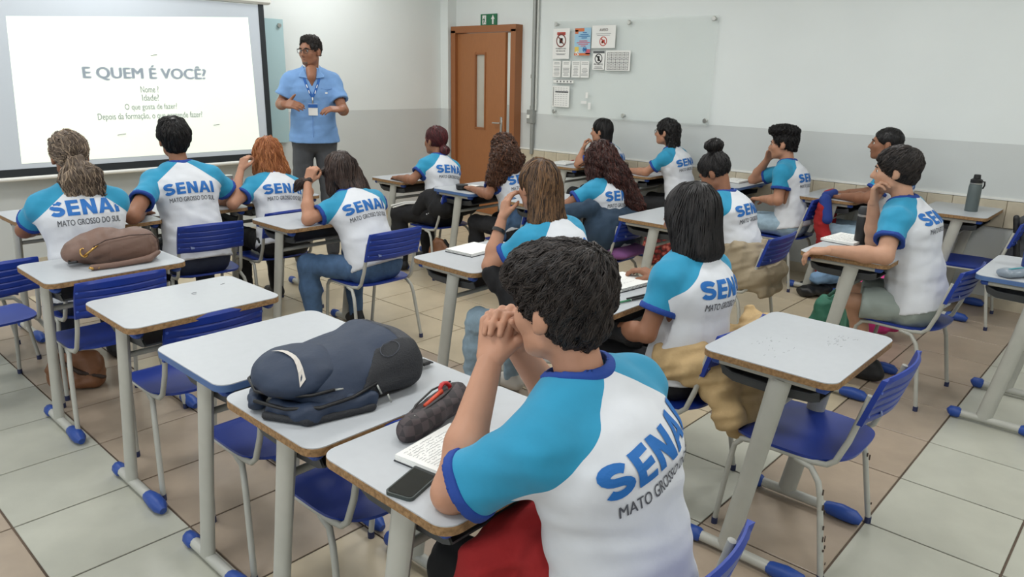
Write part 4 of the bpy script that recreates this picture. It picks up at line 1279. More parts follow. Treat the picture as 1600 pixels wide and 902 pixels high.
DOWN = np.array([0, 0, -1.0])
def do_hair(I, h, seed):
    hl, ax, q, base, pr = I['hl'], I['ax'], I['q'], I['base'], I['o']
    st = h['style']; t = h.get('t', .014); m = h['mat']
    cap = [E(hl(0, -.014, .036), np.array([.076 + t, .098 + t, (.088 if st != 'short' else .080) + t]) * q, ax)]
    cuts = [E(hl(0, .118, -.045 + h.get('brow', 0)), np.array([.080, .086, .105]) * q, ax)]
    ears = [E(hl(s * .092, .004, -.03), np.array([.028, .026, .045]) * q, ax) for s in (-1, 1)]
    crown = hl(0, -.06, .13)
    cell = min(.009, I['res'] * .85)
    nape = (hl(0, -.06, -.07), -I['hu'] * .9 + I['hf'] * .35)
    cnt = h.get('n', 500)
    def radial(g=.6, extra=None):
        def fl(P):
            d = P - crown; d = d / (np.linalg.norm(d, axis=1, keepdims=True) + .02)
            r = d + DOWN * g
            return r if extra is None else r + extra
        return fl
    if st == 'short':
        low = h.get('low', -.07)
        pr2 = cap + [E(hl(0, -.035, -.03), np.array([.058 + t * .4, .068 + t * .5, .06]) * q, ax)]
        if h.get('quiff'): pr2 += [E(hl(0, .055, .095), np.array([.066, .05, .034]) * q, ax), E(hl(0, -.0, .105), np.array([.07, .075, .034]) * q, ax)]
        for p in h.get('add', []): pr2.append(E(hl(*p[0]), np.array(p[1]) * q, ax))
        hair_object('hair', pr2, cell, m, base, pr, radial(.25, h.get('dir')), cnt, h.get('steps', 5), h.get('step', .008), h.get('r', .0022), h.get('wig', 0.), h.get('lift', .003), ripple=h.get('ripple', (.003, .04, seed)), cuts=cuts + ears,
                    planes=[(hl(0, -.06, low), -I['hu'] * .95 + I['hf'] * .30)], seed=seed, wigfreq=h.get('wf', 60.))
    else:
        P = list(cap); w = h.get('w', .1); wig = h.get('wig', .0)
        for p in h.get('locks', []):      # (a, b, (w,d), (w,d)) in head frame
            a, b, ra, rb = p
            P.append(T(hl(*a), hl(*b), I['hr'] if len(p) < 5 else p[4], (ra[0] * q, ra[1] * q), (rb[0] * q, rb[1] * q), .025))
        for p in h.get('blobs', []):
            P.append(E(hl(*p[0]), np.array(p[1]) * q, ax, p[2] if len(p) > 2 else .015))
        if h.get('ears'): cuts = cuts + ears
        tie = h.get('tie')
        if tie is not None:
            tp = hl(*tie); tdir = h.get('tail', DOWN)
            zc = I['Hc']
            def fl(Q):
                d = tp - Q; dist = np.linalg.norm(d, axis=1, keepdims=True)
                inhead = (np.linalg.norm(Q - hl(0, -.014, .034), axis=1, keepdims=True) < .128 * q)
                spread = (Q - tp) * 2.5 + np.asarray(tdir)
                return np.where(inhead, d / (dist + .01), spread)
        else:
            fl = radial(h.get('g', 1.6))
        hair_object('hair', P, cell, m, base, pr, fl, cnt, h.get('steps', 9), h.get('step', .02), h.get('r', .004), wig, h.get('lift', .002), ripple=h.get('ripple', (.004, .05, seed)), cuts=cuts, planes=h.get('planes', []), seed=seed, wigfreq=h.get('wf', 60.), k=.02)
# ------------------------------------------------------------------ hair tones, skins, cloth
HB = hair_mat('black_hair', (14, 13, 14), (44, 40, 40))
HB2 = hair_mat('soft_black_hair', (24, 21, 21), (66, 58, 54))
HG = hair_mat('ash_brown_hair', (74, 62, 54), (172, 152, 130))
HO = hair_mat('ginger_hair', (132, 74, 40), (196, 132, 84))
HD = hair_mat('dark_brown_hair', (38, 28, 26), (84, 66, 58))
HR = hair_mat('burgundy_hair', (50, 22, 24), (110, 44, 48))
HC = hair_mat('brown_curls', (48, 32, 26), (120, 78, 54))
HH = hair_mat('highlighted_brown_hair', (44, 32, 26), (132, 98, 66))
HX = hair_mat('mahogany_curls', (42, 24, 22), (92, 52, 44))
SK1 = skin('tan', (176, 128, 102)); SK2 = skin('brown', (142, 98, 74)); SK3 = skin('light', (190, 146, 120)); SK4 = skin('deep', (148, 102, 78)); SK5 = skin('olive', (186, 138, 112))
M_navyp = mat('navy_trousers', (34, 40, 58), .85, bump=.1); M_blackp = mat('black_trousers', (24, 24, 27), .85, bump=.1)
M_jean = mat('blue_denim', (70, 98, 132), .85, var=.12, vscale=25, bump=.2, bscale=150); M_jeanl = mat('light_denim', (150, 174, 190), .85, var=.08, vscale=25, bump=.2, bscale=150)
M_short = mat('grey_green_shorts', (146, 156, 150), .85, bump=.1); M_slack = mat('charcoal_slacks', (70, 72, 76), .8, bump=.08)
M_beige = mat('beige_fleece', (190, 162, 118), .95, var=.05, vscale=18, bump=.3, bscale=40); M_khaki = mat('khaki_cloth', (160, 146, 122), .9, var=.06, bump=.2, bscale=40)
M_navyj = mat('navy_jacket', (38, 58, 78), .85, bump=.2, bscale=40); M_redj = mat('red_fleece', (152, 28, 30), .9, var=.06, bump=.2, bscale=40)
M_blackj = mat('black_jersey', (22, 22, 25), .85, bump=.2, bscale=40); M_purple = mat('purple_cloth', (126, 78, 130), .85)
def arm(el, wr, **k): return dict(el=el, wr=wr, **k)
def relaxed(d, n=(0, 0, -1), c=(22, 28, 18), **k): return dict(d=d, n=n, curl=c, **k)

# --- girl with ash ponytail, front left
P1 = person('person with ash brown ponytail seen from behind, above the brown handbag', (1.26, 4.12), (1.272, 4.25, 1.205), (.12, .99, -.05), (.16, .98),
       arm((1.06, 4.42, .82), (1.18, 4.64, .79)), arm((1.49, 4.42, .82), (1.46, 4.66, .80)), SK2, dict(style='long', mat=HG, t=.012, tie=(0, -.105, -.02), n=900, r=.0035, steps=8, step=.018, wig=.006, wf=90., ears=False,
       locks=[((0, -.115, -.03), (.012, -.135, -.10), (.05, .04), (.10, .055)), ((.012, -.135, -.10), (.03, -.12, -.20), (.10, .055), (.095, .04))], ripple=(.006, .04, 3)),
       bottom=('pants', M_navyp), res=.011, sc=1.13, seed=11, logo_off=(.008, .05))
# --- boy with black hair
P2 = person('person with short black hair facing the slide, elbow out, front row centre', (1.99, 4.50), (2.02, 4.735, 1.22), (.15, .99, .02), (.20, .98),
       arm((1.60, 4.42, .825), (1.78, 4.74, .79)), arm((2.36, 4.66, .82), (2.26, 4.86, .79)), SK2, dict(style='short', mat=HB, t=.020, n=1100, quiff=True, r=.0028, steps=6, step=.009, lift=.004, low=-.075), sex='m', bottom=('pants', M_navyp), res=.011, sc=1.04, seed=12)
# --- ginger hair
P3 = person('person with shoulder-length ginger hair resting head on raised left hand', (2.60, 4.52), (2.66, 4.75, 1.078), (.1, .98, -.15), (.05, 1),
       arm((2.29, 4.58, .80), (2.44, 4.72, 1.0), hand=dict(d=(.35, .1, .7), n=(.8, .2, -.4), curl=(40, 50, 30))), arm((2.95, 4.72, .80), (2.85, 4.92, .79)), SK1,
       dict(style='long', mat=HO, t=.014, n=900, r=.0038, steps=9, step=.016, wig=.005, wf=70., locks=[((0, -.05, .0), (.01, -.065, -.13), (.094, .075), (.115, .06)), ((-.05, .02, .0), (-.07, .0, -.11), (.04, .06), (.045, .05))], ripple=(.006, .05, 5)),
       bottom=('pants', M_blackp), res=.011, seed=13)
# --- girl holding hair
P4 = person('person in blue jeans with long dark hair, holding out a lock of it', (2.68, 3.60), (2.66, 3.885, 1.045), (-.05, .98, -.2), (.10, 1),
       arm((2.36, 3.80, .80), (2.46, 3.94, 1.0), hand=dict(d=(.25, -.05, .6), n=(.7, .5, -.3), curl=(55, 60, 30))), arm((2.98, 3.90, .80), (2.85, 4.08, .79)), SK1,
       dict(style='long', mat=HD, t=.014, n=900, r=.0042, steps=10, step=.024, locks=[((.01, -.05, .0), (.05, -.08, -.15), (.098, .07), (.10, .05)), ((.05, -.08, -.15), (.10, -.09, -.23), (.08, .045), (.06, .025)), ((-.06, .02, .0), (-.065, .02, -.12), (.035, .06), (.03, .04))], ripple=(.005, .06, 6)),
       bottom=('pants', M_jean), knees={-1: (2.40, 3.90, .50), 1: (2.80, 4.00, .50)}, ankles={-1: (2.42, 3.88, .09), 1: (2.78, 3.95, .09)}, res=.011, seed=14)
tf_ = field([C((2.47, 3.93, 1.01), (2.43, 3.98, .985), .022, .03), C((2.43, 3.98, .985), (2.40, 3.98, .95), .028, .012), C((2.5, 3.94, 1.03), (2.62, 3.93, 1.08), .012, .02)], .007, .02)
v_, q_ = tf_.net(); sv_, sq_, st_ = strands(tf_, v_[RNG.integers(0, len(v_), 120)], lambda P: np.tile(np.array([-.6, .4, -.6]), (len(P), 1)), 6, .012, .003, .002, .001, RNG)
link('held_lock', np_mesh('held_lock', v_ - P4['base'], q_, HD, tone=np.concatenate([np.full(len(v_), .1), st_]), extra=(sv_ - P4['base'], sq_)), P4['o'])
# --- burgundy bun
P5 = person('person with burgundy hair in a low bun and striped black trousers, near door', (4.15, 4.58), (4.25, 4.785, 1.098), (-.08, 1, 0), (.02, 1),
       arm((3.93, 4.72, .80), (3.98, 4.95, .79)), arm((4.48, 4.80, .80), (4.40, 5.0, .79)), SK2, dict(style='long', mat=HR, t=.010, n=600, r=.003, steps=8, step=.014, tie=(0, -.10, -.06), ears=True, blobs=[((0, -.11, -.075), (.052, .04, .042))], planes=[], ripple=(.003, .04, 4)),
       bottom=('wide', M_blackp), knees={-1: (3.93, 4.90, .50), 1: (4.3, 4.98, .50)}, res=.012, seed=15)
sw_ = MB()
for dz in (0, .022):
    sw_.tube([Vector((3.87, 4.93 - dz, .565 - dz * .6)) - Vector(P5['base']), Vector((3.93, 4.83 - dz, .60 - dz * .4)) - Vector(P5['base']), Vector((4.0, 4.74 - dz, .61 - dz * .4)) - Vector(P5['base'])], .007, 6)
sw_.build('trouser_stripe', M_paper, P5['o'])
soft('tied_jacket', [T((4.05, 4.53, .66), (4.27, 4.53, .66), (0, 0, 1), (.09, .15), (.09, .15)), T((4.02, 4.47, .60), (4.3, 4.47, .60), (0, 0, 1), (.1, .13), (.1, .13)), C((3.98, 4.6, .66), (3.95, 4.68, .55), .06, .05)], .011, M_blackj, P5['base'], P5['o'], .03, ripple=(.004, .06, 3))
# --- curly ponytail
P6 = person('person with big curly brown ponytail and denim jacket, near the door', (4.20, 3.74), (4.24, 3.99, 1.088), (.12, .99, -.05), (.08, 1),
       arm((3.95, 3.86, .78), (4.02, 4.1, .79)), arm((4.48, 3.92, .80), (4.42, 4.12, .79)), SK2, dict(style='long', mat=HC, t=.012, n=1300, r=.0036, steps=8, step=.016, wig=.010, wf=130., tie=(0, -.105, .02), tail=(-.25, -.2, -.9), ears=True,
       locks=[((-.01, -.12, .015), (-.10, -.17, -.06), (.06, .05), (.14, .095)), ((-.10, -.17, -.06), (-.17, -.14, -.24), (.14, .095), (.115, .07)), ((-.04, -.15, -.05), (.03, -.16, -.07), (.08, .06), (.05, .05))], ripple=(.010, .035, 8)),
       bottom=('pants', M_blackp), res=.011, seed=16)
soft('denim_jacket', [T((4.10, 3.72, .60), (4.30, 3.72, .60), (0, 0, 1), (.09, .14), (.09, .14)), C((4.05, 3.70, .74), (4.02, 3.74, .58), .035, .045), C((4.02, 3.74, .58), (4.03, 3.78, .46), .045, .04)], .011, M_jean, P6['base'], P6['o'], .03, ripple=(.005, .06, 3))
# --- highlighted straight hair, bracelet
P7 = person('person with long straight highlighted brown hair propping head on left hand with black bracelet', (2.60, 2.02), (2.58, 2.20, 1.158), (.2, .98, -.05), (.05, 1),
       arm((2.36, 2.29, .80), (2.46, 2.31, 1.01), hand=dict(d=(.3, .05, .8), n=(.8, -.3, -.2), curl=(20, 30, 20))), arm((2.88, 2.32, .80), (2.76, 2.33, 1.0), hand=dict(d=(-.3, 0, .8), n=(-.8, 0, -.2), curl=(40, 50, 20))), SK1,
       dict(style='long', mat=HH, t=.012, n=1300, r=.0034, steps=10, step=.026, locks=[((0, -.05, .0), (0, -.075, -.16), (.094, .07), (.10, .05)), ((0, -.075, -.16), (-.01, -.085, -.25), (.10, .05), (.09, .028))], ripple=(.003, .06, 2)),
       bottom=('pants', M_jeanl), knees={-1: (2.42, 2.42, .49), 1: (2.72, 2.44, .50)}, ankles={-1: (2.46, 2.50, .09), 1: (2.74, 2.48, .09)}, shoe=mat('pale_sneaker', (206, 200, 190), .7), res=.0095, seed=17)
bz = Vector((2.43, 2.303, .952)) - Vector(P7['base'])
MB().tube([bz + Vector((-.005, 0, -.006)), bz + Vector((.005, .001, .008))], .033, 14, caps=False).build('bracelet', M_black, P7['o'], smooth=True)
soft('black_jacket', [C((2.37, 2.27, .77), (2.42, 2.16, .62), .055, .07), C((2.42, 2.16, .62), (2.45, 2.1, .48), .075, .06), C((2.41, 2.2, .7), (2.5, 2.12, .66), .06, .06)], .010, M_blackj, P7['base'], P7['o'], .03, ripple=(.005, .06, 3))
# --- long mahogany curls, navy jacket
P8 = person('person with very long mahogany curls wearing a navy jacket slipped off the shoulders', (4.21, 2.92), (4.26, 3.07, 1.085), (-.2, .97, -.1), (.05, 1),
       arm((3.93, 3.12, .79), (4.0, 3.30, .79)), arm((4.50, 3.12, .79), (4.42, 3.3, .79)), SK2, dict(style='long', mat=HX, t=.018, n=1700, r=.0042, steps=10, step=.022, wig=.010, wf=110., locks=[((0, -.05, .0), (.02, -.12, -.11), (.11, .085), (.13, .085)), ((.02, -.12, -.11), (.12, -.24, -.37), (.135, .08), (.11, .05)), ((-.07, .02, .01), (-.09, .0, -.14), (.04, .06), (.04, .05))], ripple=(.010, .04, 9)),
       bottom=('pants', M_purple), res=.011, seed=18)
soft('navy_jacket', [T((4.10, 2.88, .64), (4.32, 2.88, .64), (0, 0, 1), (.15, .145), (.15, .145)), C((3.99, 2.93, .80), (3.90, 3.08, .74), .058, .06), C((3.89, 3.08, .74), (4.0, 3.26, .78), .062, .05), C((4.43, 2.94, .80), (4.51, 3.1, .74), .06, .058)], .011, M_navyj, P8['base'], P8['o'], .05, ripple=(.005, .07, 3))
soft('purple_hem', [T((4.08, 2.85, .49), (4.34, 2.85, .49), (0, 0, 1), (.04, .185), (.04, .185))], .011, M_purple, P8['base'], P8['o'], .03)
# --- wall-side girls
P9 = person('person with straight black hair in profile by the wall, chin on hand', (6.12, 4.22), (6.10, 4.39, 1.131), (-.28, .96, 0), (-.1, 1),
       arm((5.93, 4.54, .80), (5.98, 4.52, .95), hand=dict(d=(.2, -.1, .8), n=(.5, -.8, 0), curl=(40, 60, 30))), arm((6.38, 4.42, .80), (6.3, 4.62, .79)), SK1,
       dict(style='long', mat=HB, t=.010, n=600, r=.0035, steps=9, step=.018, locks=[((0, -.05, .0), (0, -.065, -.14), (.088, .065), (.085, .04))], ripple=(.002, .06, 3)), bottom=('pants', M_blackp), res=.011, seed=19, face=True)
P10 = person('person with wavy black hair and glasses in profile by the wall', (6.14, 3.46), (6.12, 3.66, 1.166), (-.20, .97, .05), (0, 1),
       arm((5.93, 3.74, .80), (6.02, 3.98, .79)), arm((6.40, 3.70, .80), (6.30, 3.92, .79)), SK1,
       dict(style='long', mat=HB, t=.012, n=700, r=.0038, steps=9, step=.016, wig=.007, wf=90., locks=[((0, -.055, .0), (.0, -.085, -.14), (.09, .07), (.09, .05))], ripple=(.007, .05, 7), ears=True), bottom=('pants', M_blackp), res=.011, seed=20, face=True)
# --- top bun, looking down
P11 = person('person with black top bun looking down, khaki jacket tied at the waist', (4.30, 1.95), (4.30, 2.205, 1.085), (-.10, .99, 0), (-.03, 1),
       arm((4.02, 2.16, .77), (4.12, 2.34, .79)), arm((4.60, 2.22, .79), (4.48, 2.36, .79)), SK2, dict(style='long', mat=HB, t=.009, n=700, r=.003, steps=8, step=.014, tie=(0, -.07, .125), ears=True, blobs=[((0, -.08, .155), (.058, .052, .046)), ((.03, -.09, .15), (.035, .03, .03)), ((-.03, -.06, .17), (.03, .03, .025))], ripple=(.004, .03, 4),
       ), bottom=('pants', M_khaki), res=.010, hpitch=34, seed=21, face=True)
soft('tied_jacket', [T((4.20, 1.92, .58), (4.40, 1.92, .58), (0, 0, 1), (.12, .145), (.12, .145)), T((4.18, 1.86, .50), (4.42, 1.86, .50), (0, 0, 1), (.10, .13), (.10, .13)), C((4.16, 1.76, .52), (4.44, 1.76, .52), .04), C((4.18, 1.76, .42), (4.40, 1.76, .40), .035), C((4.12, 1.92, .68), (4.2, 2.06, .60), .04, .05)], .010, M_khaki, P11['base'], P11['o'], .03, ripple=(.007, .09, 5, 3))
# --- flat-top boy
P12 = person('person with flat-top curly black hair in profile, hand over mouth, by the wall', (6.00, 2.34), (6.02, 2.497, 1.15), (-.22, .97, -.05), (-.1, 1),
       arm((5.80, 2.40, .72), (5.90, 2.58, .70)), arm((6.27, 2.84, .80), (6.16, 2.68, 1.0), hand=dict(d=(-.35, -.35, .75), n=(-.5, -.6, -.4), curl=(25, 35, 25)), sh=(0.02, .06, 0)), SK1,
       dict(style='short', mat=HB, t=.006, n=1500, r=.003, steps=5, step=.008, wig=.006, wf=260., lift=.003, low=-.05, add=[((0, .015, .115), (.090, .105, .042)), ((0, .06, .105), (.078, .06, .035)), ((0, -.06, .10), (.080, .06, .04))], ripple=(.006, .02, 3)),
       sex='m', bottom=('pants', M_jeanl), res=.010, seed=22, face=True)
# --- long black hair, beige sweater
P13 = person('person with long straight black hair and a beige sweater bunched at the waist', (2.55, 1.37), (2.575, 1.405, 1.135), (-.12, .99, -.2), (.10, 1),
       arm((2.34, 1.42, .70), (2.37, 1.60, .67)), arm((2.84, 1.50, .74), (2.80, 1.66, .79)), SK2, dict(style='long', mat=HB, t=.014, n=1300, r=.0036, steps=10, step=.024, locks=[((0, -.045, .0), (-.005, -.06, -.15), (.10, .075), (.115, .05)), ((-.06, .02, .0), (-.085, .0, -.16), (.045, .06), (.04, .045))], ripple=(.002, .06, 3)),
       bottom=('pants', M_blackp), res=.0085, sc=1.04, seed=23, bulge=.045, logo_off=(.022, .02))
soft('beige_sweater', [T((2.42, 1.27, .58), (2.74, 1.25, .60), (0, 0, 1), (.075, .15), (.08, .14)), C((2.40, 1.36, .60), (2.50, 1.16, .62), .06, .06), C((2.50, 1.16, .62), (2.80, 1.16, .68), .05, .05), C((2.46, 1.2, .60), (2.40, 1.08, .45), .07, .06), C((2.56, 1.13, .56), (2.50, 1.06, .38), .08, .07), C((2.66, 1.15, .56), (2.66, 1.12, .42), .075, .06), C((2.74, 1.18, .66), (2.86, 1.24, .70), .055, .04)], .0085, M_beige, P13['base'], P13['o'], .03, ripple=(.009, .10, 5, 3))
soft('sleeve_wrap', [C((2.36, 1.52, .67), (2.38, 1.66, .66), .04, .035), C((2.38, 1.62, .66), (2.46, 1.54, .60), .035, .03)], .009, M_blackj, P13['base'], P13['o'], .02, ripple=(.003, .04, 3))
# --- cropped boy by the wall
P14 = person('person with cropped black hair in profile against the wall, behind the boy in shorts', (6.05, 1.58), (6.02, 1.717, 1.210), (-.35, .93, .05), (-.1, 1),
       arm((5.82, 1.72, .82), (5.95, 1.95, .79)), arm((6.32, 1.80, .80), (6.22, 2.0, .79)), SK2, dict(style='short', mat=HB, t=.006, n=500, r=.002, steps=3, step=.006, lift=.001, low=-.055, ripple=(.001, .03, 1)),
       sex='m', bottom=('pants', M_jeanl), knees={-1: (5.96, 2.04, .50), 1: (6.2, 2.06, .50)}, res=.010, seed=24, face=True)
# --- boy in shorts, hand on mouth
P15 = person('person in pale grey-green shorts with right hand over mouth and left arm along the desk', (4.28, .95), (4.275, 1.15, 1.203), (-.22, .97, -.05), (.02, 1),
       arm((3.95, 1.05, .805), (3.90, 1.30, .80), hand=dict(d=(-.12, .95, -.15), n=(.1, -.1, -1), curl=(35, 35, 20))), arm((4.33, 1.22, .80), (4.23, 1.225, 1.02), hand=dict(d=(-.12, -.0, .9), n=(.0, -.95, .1), curl=(45, 60, 30), thumb=(.8, .3)), sh=(-.02, .05, 0)), SK3,
       dict(style='short', mat=HB2, t=.016, n=1800, r=.0024, steps=6, step=.009, lift=.003, low=-.065, dir=(-.15, .5, .0), ripple=(.003, .03, 2)),
       sex='m', bottom=('shorts', M_short), knees={-1: (4.10, 1.22, .50), 1: (4.36, 1.30, .50)}, ankles={-1: (4.30, 1.12, .09), 1: (4.44, 1.22, .09)}, res=.0085, seed=25, face=True, sc=1.03, logo_off=(.01, .055))
# --- boy in the foreground
P16 = person('person in the foreground with short dark hair, clasped hands before the mouth, elbows on desk', (1.215, .755), (1.168, .925, 1.182), (-.06, 1, -.10), (-.04, 1),
       arm((.935, 1.01, .80), (1.112, 1.075, 1.03), hand=dict(d=(.35, .12, .9), n=(.9, .25, -.35), curl=(52, 62, 30), thumb=(.6, .2))),
       arm((1.40, 1.08, .80), (1.222, 1.095, 1.03), hand=dict(d=(-.30, .05, .95), n=(-.95, -.15, -.25), curl=(62, 48, 25), thumb=(.6, .2))), SK5,
       dict(style='short', mat=HB2, t=.012, n=6000, r=.0016, steps=7, step=.0095, lift=.006, low=-.085, dir=(-.2, .45, .05), add=[((0, .06, .085), (.07, .05, .04)), ((-.01, .08, .06), (.06, .04, .035)), ((0, -.01, .08), (.090, .108, .058)), ((.0, -.06, .05), (.082, .06, .06))], ripple=(.0035, .03, 2), wig=.0015),
       sex='m', bottom=('pants', M_blackp), res=.0068, seed=26, slv=.80, sc=1.05, logo_off=(-.012, .022), loose=.022, bulge=.045, zp=.50, logo_rot=.15)
soft('red_fleece', [C((1.02, .98, .60), (1.16, .92, .66), .07, .08), C((1.10, .86, .60), (1.26, .98, .62), .09, .08), C((1.0, 1.0, .52), (1.1, 1.02, .40), .06, .05), C((1.12, .98, .58), (1.2, 1.04, .44), .07, .05)], .0085, M_redj, P16['base'], P16['o'], .03, ripple=(.007, .10, 5, 3))
# --- teacher
M_tshirt = mat('light_blue_cotton', (118, 158, 208), .85, var=.03, vscale=20, bump=.12, bscale=40)
fT = unit(np.array([-.54, -.84, 0]))
P17 = person('person in light blue shirt with glasses and lanyard standing beside the screen', (3.60, 5.62), (3.594, 5.60, 1.812), (-.93, -.36, -.04), fT,
       arm((3.73, 5.36, 1.335), (3.62, 5.22, 1.352), hand=dict(d=(-.9, .35, .05), n=(.2, .35, -.9), curl=(20, 22, 15), thumb=(.2, .1))),
       arm((3.37, 5.74, 1.375), (3.29, 5.56, 1.385), hand=dict(d=(.35, -.85, .0), n=(.6, .3, -.6), curl=(22, 25, 15), thumb=(-.6, -.6))), SK4,
       dict(style='short', mat=HB2, t=.005, n=900, r=.0026, steps=4, step=.008, wig=.004, wf=200., lift=.003, low=-.03, brow=.02, add=[((0, .0, .090), (.070, .080, .032))], ripple=(.003, .025, 3)),
       sex='m', zp=1.10, knees={-1: (3.68, 5.55, .58), 1: (3.48, 5.68, .58)}, ankles={-1: (3.70, 5.57, .09), 1: (3.44, 5.70, .09)}, bottom=('wide', M_slack), top=(M_tshirt, M_tshirt, None), res=.009, seed=27, face=True, sc=1.0, loose=.028, bulge=.0, sw=.165, slv=.68)
def tp(x, f, u): return Vector(P17['hl'](x, f, u) - P17['base'])
g_ = MB()
for s in (-1, 1):
    pts = [tp(s * (.031 + .021 * cx), .110 - .004 * abs(cx), -.002 + .017 * cy) for cx, cy in ((-1, .8), (0, 1), (1, .9), (1.05, 0), (.8, -.9), (0, -1), (-.8, -.9), (-1.05, 0), (-1, .8))]
    g_.tube(pts, .0022, 5); g_.tube([tp(s * .052, .107, .01), tp(s * .076, .07, .01), tp(s * .084, -.005, .008)], .0024, 5)
g_.tube([tp(-.011, .111, .004), tp(.011, .111, .004)], .002, 5)
g_.build('glasses', M_black, P17['o'], smooth=True)
soft('goatee', [C(P17['hl'](-.014, .082, -.096), P17['hl'](.014, .082, -.096), .0125), C(P17['hl'](-.022, .088, -.053), P17['hl'](.022, .088, -.053), .0062)], .004, mat('grey_beard', (104, 86, 74), .9), P17['base'], P17['o'], .008)
Nb, rt, fw, up = P17['Nb'], P17['rt'], P17['fw'], P17['up']
col_ = MB()
for s in (-1, 1):
    a = [Nb + up * .05 + rt * s * .068 - fw * .01, Nb + up * .012 + rt * s * .060 + fw * .075, Nb - up * .055 + rt * s * .035 + fw * .118, Nb - up * .045 + rt * s * .100 + fw * .105, Nb - up * .0 + rt * s * .105 + fw * .03]
    b = [p + fw * .008 + up * .006 for p in a]
    col_.add([Vector(p - P17['base']) for p in a + b], [(0, 1, 2, 3, 4), (9, 8, 7, 6, 5), (0, 5, 6, 1), (1, 6, 7, 2), (2, 7, 8, 3), (3, 8, 9, 4), (4, 9, 5, 0)])
col_.build('shirt_collar', M_tshirt, P17['o'])
soft('bare_neck', [C(Nb + fw * .070 + up * .012, Nb + fw * .122 - up * .04, .046, .036), C(Nb + fw * .118 - up * .045, Nb + fw * .134 - up * .11, .034, .006)], .006, SK4, P17['base'], P17['o'], .01)
bvhT = BVHTree.FromPolygons([Vector(p.co) for p in [c for c in P17['o'].children if c.name.startswith('shirt') and 'collar' not in c.name][0].data.vertices], [tuple(p.vertices) for p in [c for c in P17['o'].children if c.name.startswith('shirt') and 'collar' not in c.name][0].data.polygons])
def on_chest(x, u, off=.004):
    p = Nb + rt * x + up * u + fw * .5 - P17['base']
    h, n, i, d = bvhT.ray_cast(Vector(p), Vector(-fw), 1.0)
    return (h if h is not None else Vector(p - fw * .37)) + Vector(fw) * off
ly = MB()
for s in (-1, 1): ly.tube([on_chest(s * .062, -.05), on_chest(s * .045, -.10), on_chest(s * .022, -.16), on_chest(0, -.20)], .010, 6, ry=.002, up=tuple(fw))
ly = ly.build('lanyard', mat('lanyard_blue', (30, 92, 170), .6), P17['o'])
wl = MB()
for s, (xa, ua) in ((1, (.045, -.10)), (1, (.028, -.145)), (-1, (-.045, -.10)), (-1, (-.028, -.145))):
    wl.tube([on_chest(xa, ua, .0065), on_chest(xa * .78, ua - .025, .0065)], .004, 5, ry=.001, up=tuple(fw))
wl.build('lanyard_print', M_paper, ly)
MB().tube([on_chest(0, -.20), on_chest(0, -.25, .012)], .006, 6).build('clip', M_chrome, ly, smooth=True)
bc = on_chest(-.0, -.30, .014); bx = MB()
Rb = Matrix((rt, up, -fw)).transposed()
bx.box(bc, (.075, .095, .004), M=Rb); bx.build('badge', M_paper, ly)
MB().box(bc + Vector(fw) * .003 + Vector(up) * .03, (.075, .03, .002), M=Rb).build('badge_header', mat('lanyard_blue', 0), ly) if False else MB().box(bc + Vector(fw) * .003 + Vector(up) * .03, (.075, .03, .002), M=Rb).build('badge_header', MATS['lanyard_blue'], ly)
pk = MB()
def strip(pts, w): pk.tube(pts, w, 4, ry=.002, up=tuple(fw))
strip([on_chest(.006, u, .003) for u in (-.20, -.28, -.36, -.44, -.52, -.58)], .004)
strip([on_chest(-.16, -.13, .002), on_chest(-.12, -.14, .002), on_chest(-.07, -.13, .002)], .003)
pk.build('placket', mat('light_blue_seam', (104, 142, 196), .85), P17['o'])
MB().box(on_chest(-.11, -.165, .003), (.026, .012, .001), M=Rb).build('pocket_logo', M_paper, P17['o'])
# glasses of the wall-side girl
def gp(x, f, u): return Vector(P10['hl'](x, f, u) - P10['base'])
g_ = MB()
for s in (-1, 1):
    g_.tube([gp(s * (.031 + .02 * math.cos(a)), .108, -.002 + .018 * math.sin(a)) for a in np.linspace(0, 2 * math.pi, 11)], .0018, 5)
    g_.tube([gp(s * .051, .106, .006), gp(s * .084, -.0, .006)], .0018, 5)
g_.build('glasses', M_black, P10['o'], smooth=True)
# ================================================================== THINGS ON DESKS, CHAIRS AND FLOOR
DT = 0.765
M_bpn = mat('navy_nylon', (31, 46, 69), .6, var=.06, vscale=10, bump=.15, bscale=50)
M_bpk = mat('black_mesh_nylon', (30, 32, 37), .7, bump=.3, bscale=220)
M_bpg = mat('charcoal_nylon', (58, 60, 66), .65, bump=.2, bscale=120)
def ray_down(me_obj, x, y, off=.002):
    dg = None
    b = me_obj['_bvh'] if False else BV[me_obj.name]
    h, n, i, d = b.ray_cast(Vector((x, y, 3.0)), Vector((0, 0, -1)), 5.0)
    return (h + n * off) if h is not None else Vector((x, y, DT + off))
BV = {}
def reg_bvh(o, base): BV[o.name] = BVHTree.FromPolygons([p.co + Vector(base) for p in o.data.vertices], [tuple(p.vertices) for p in o.data.polygons])

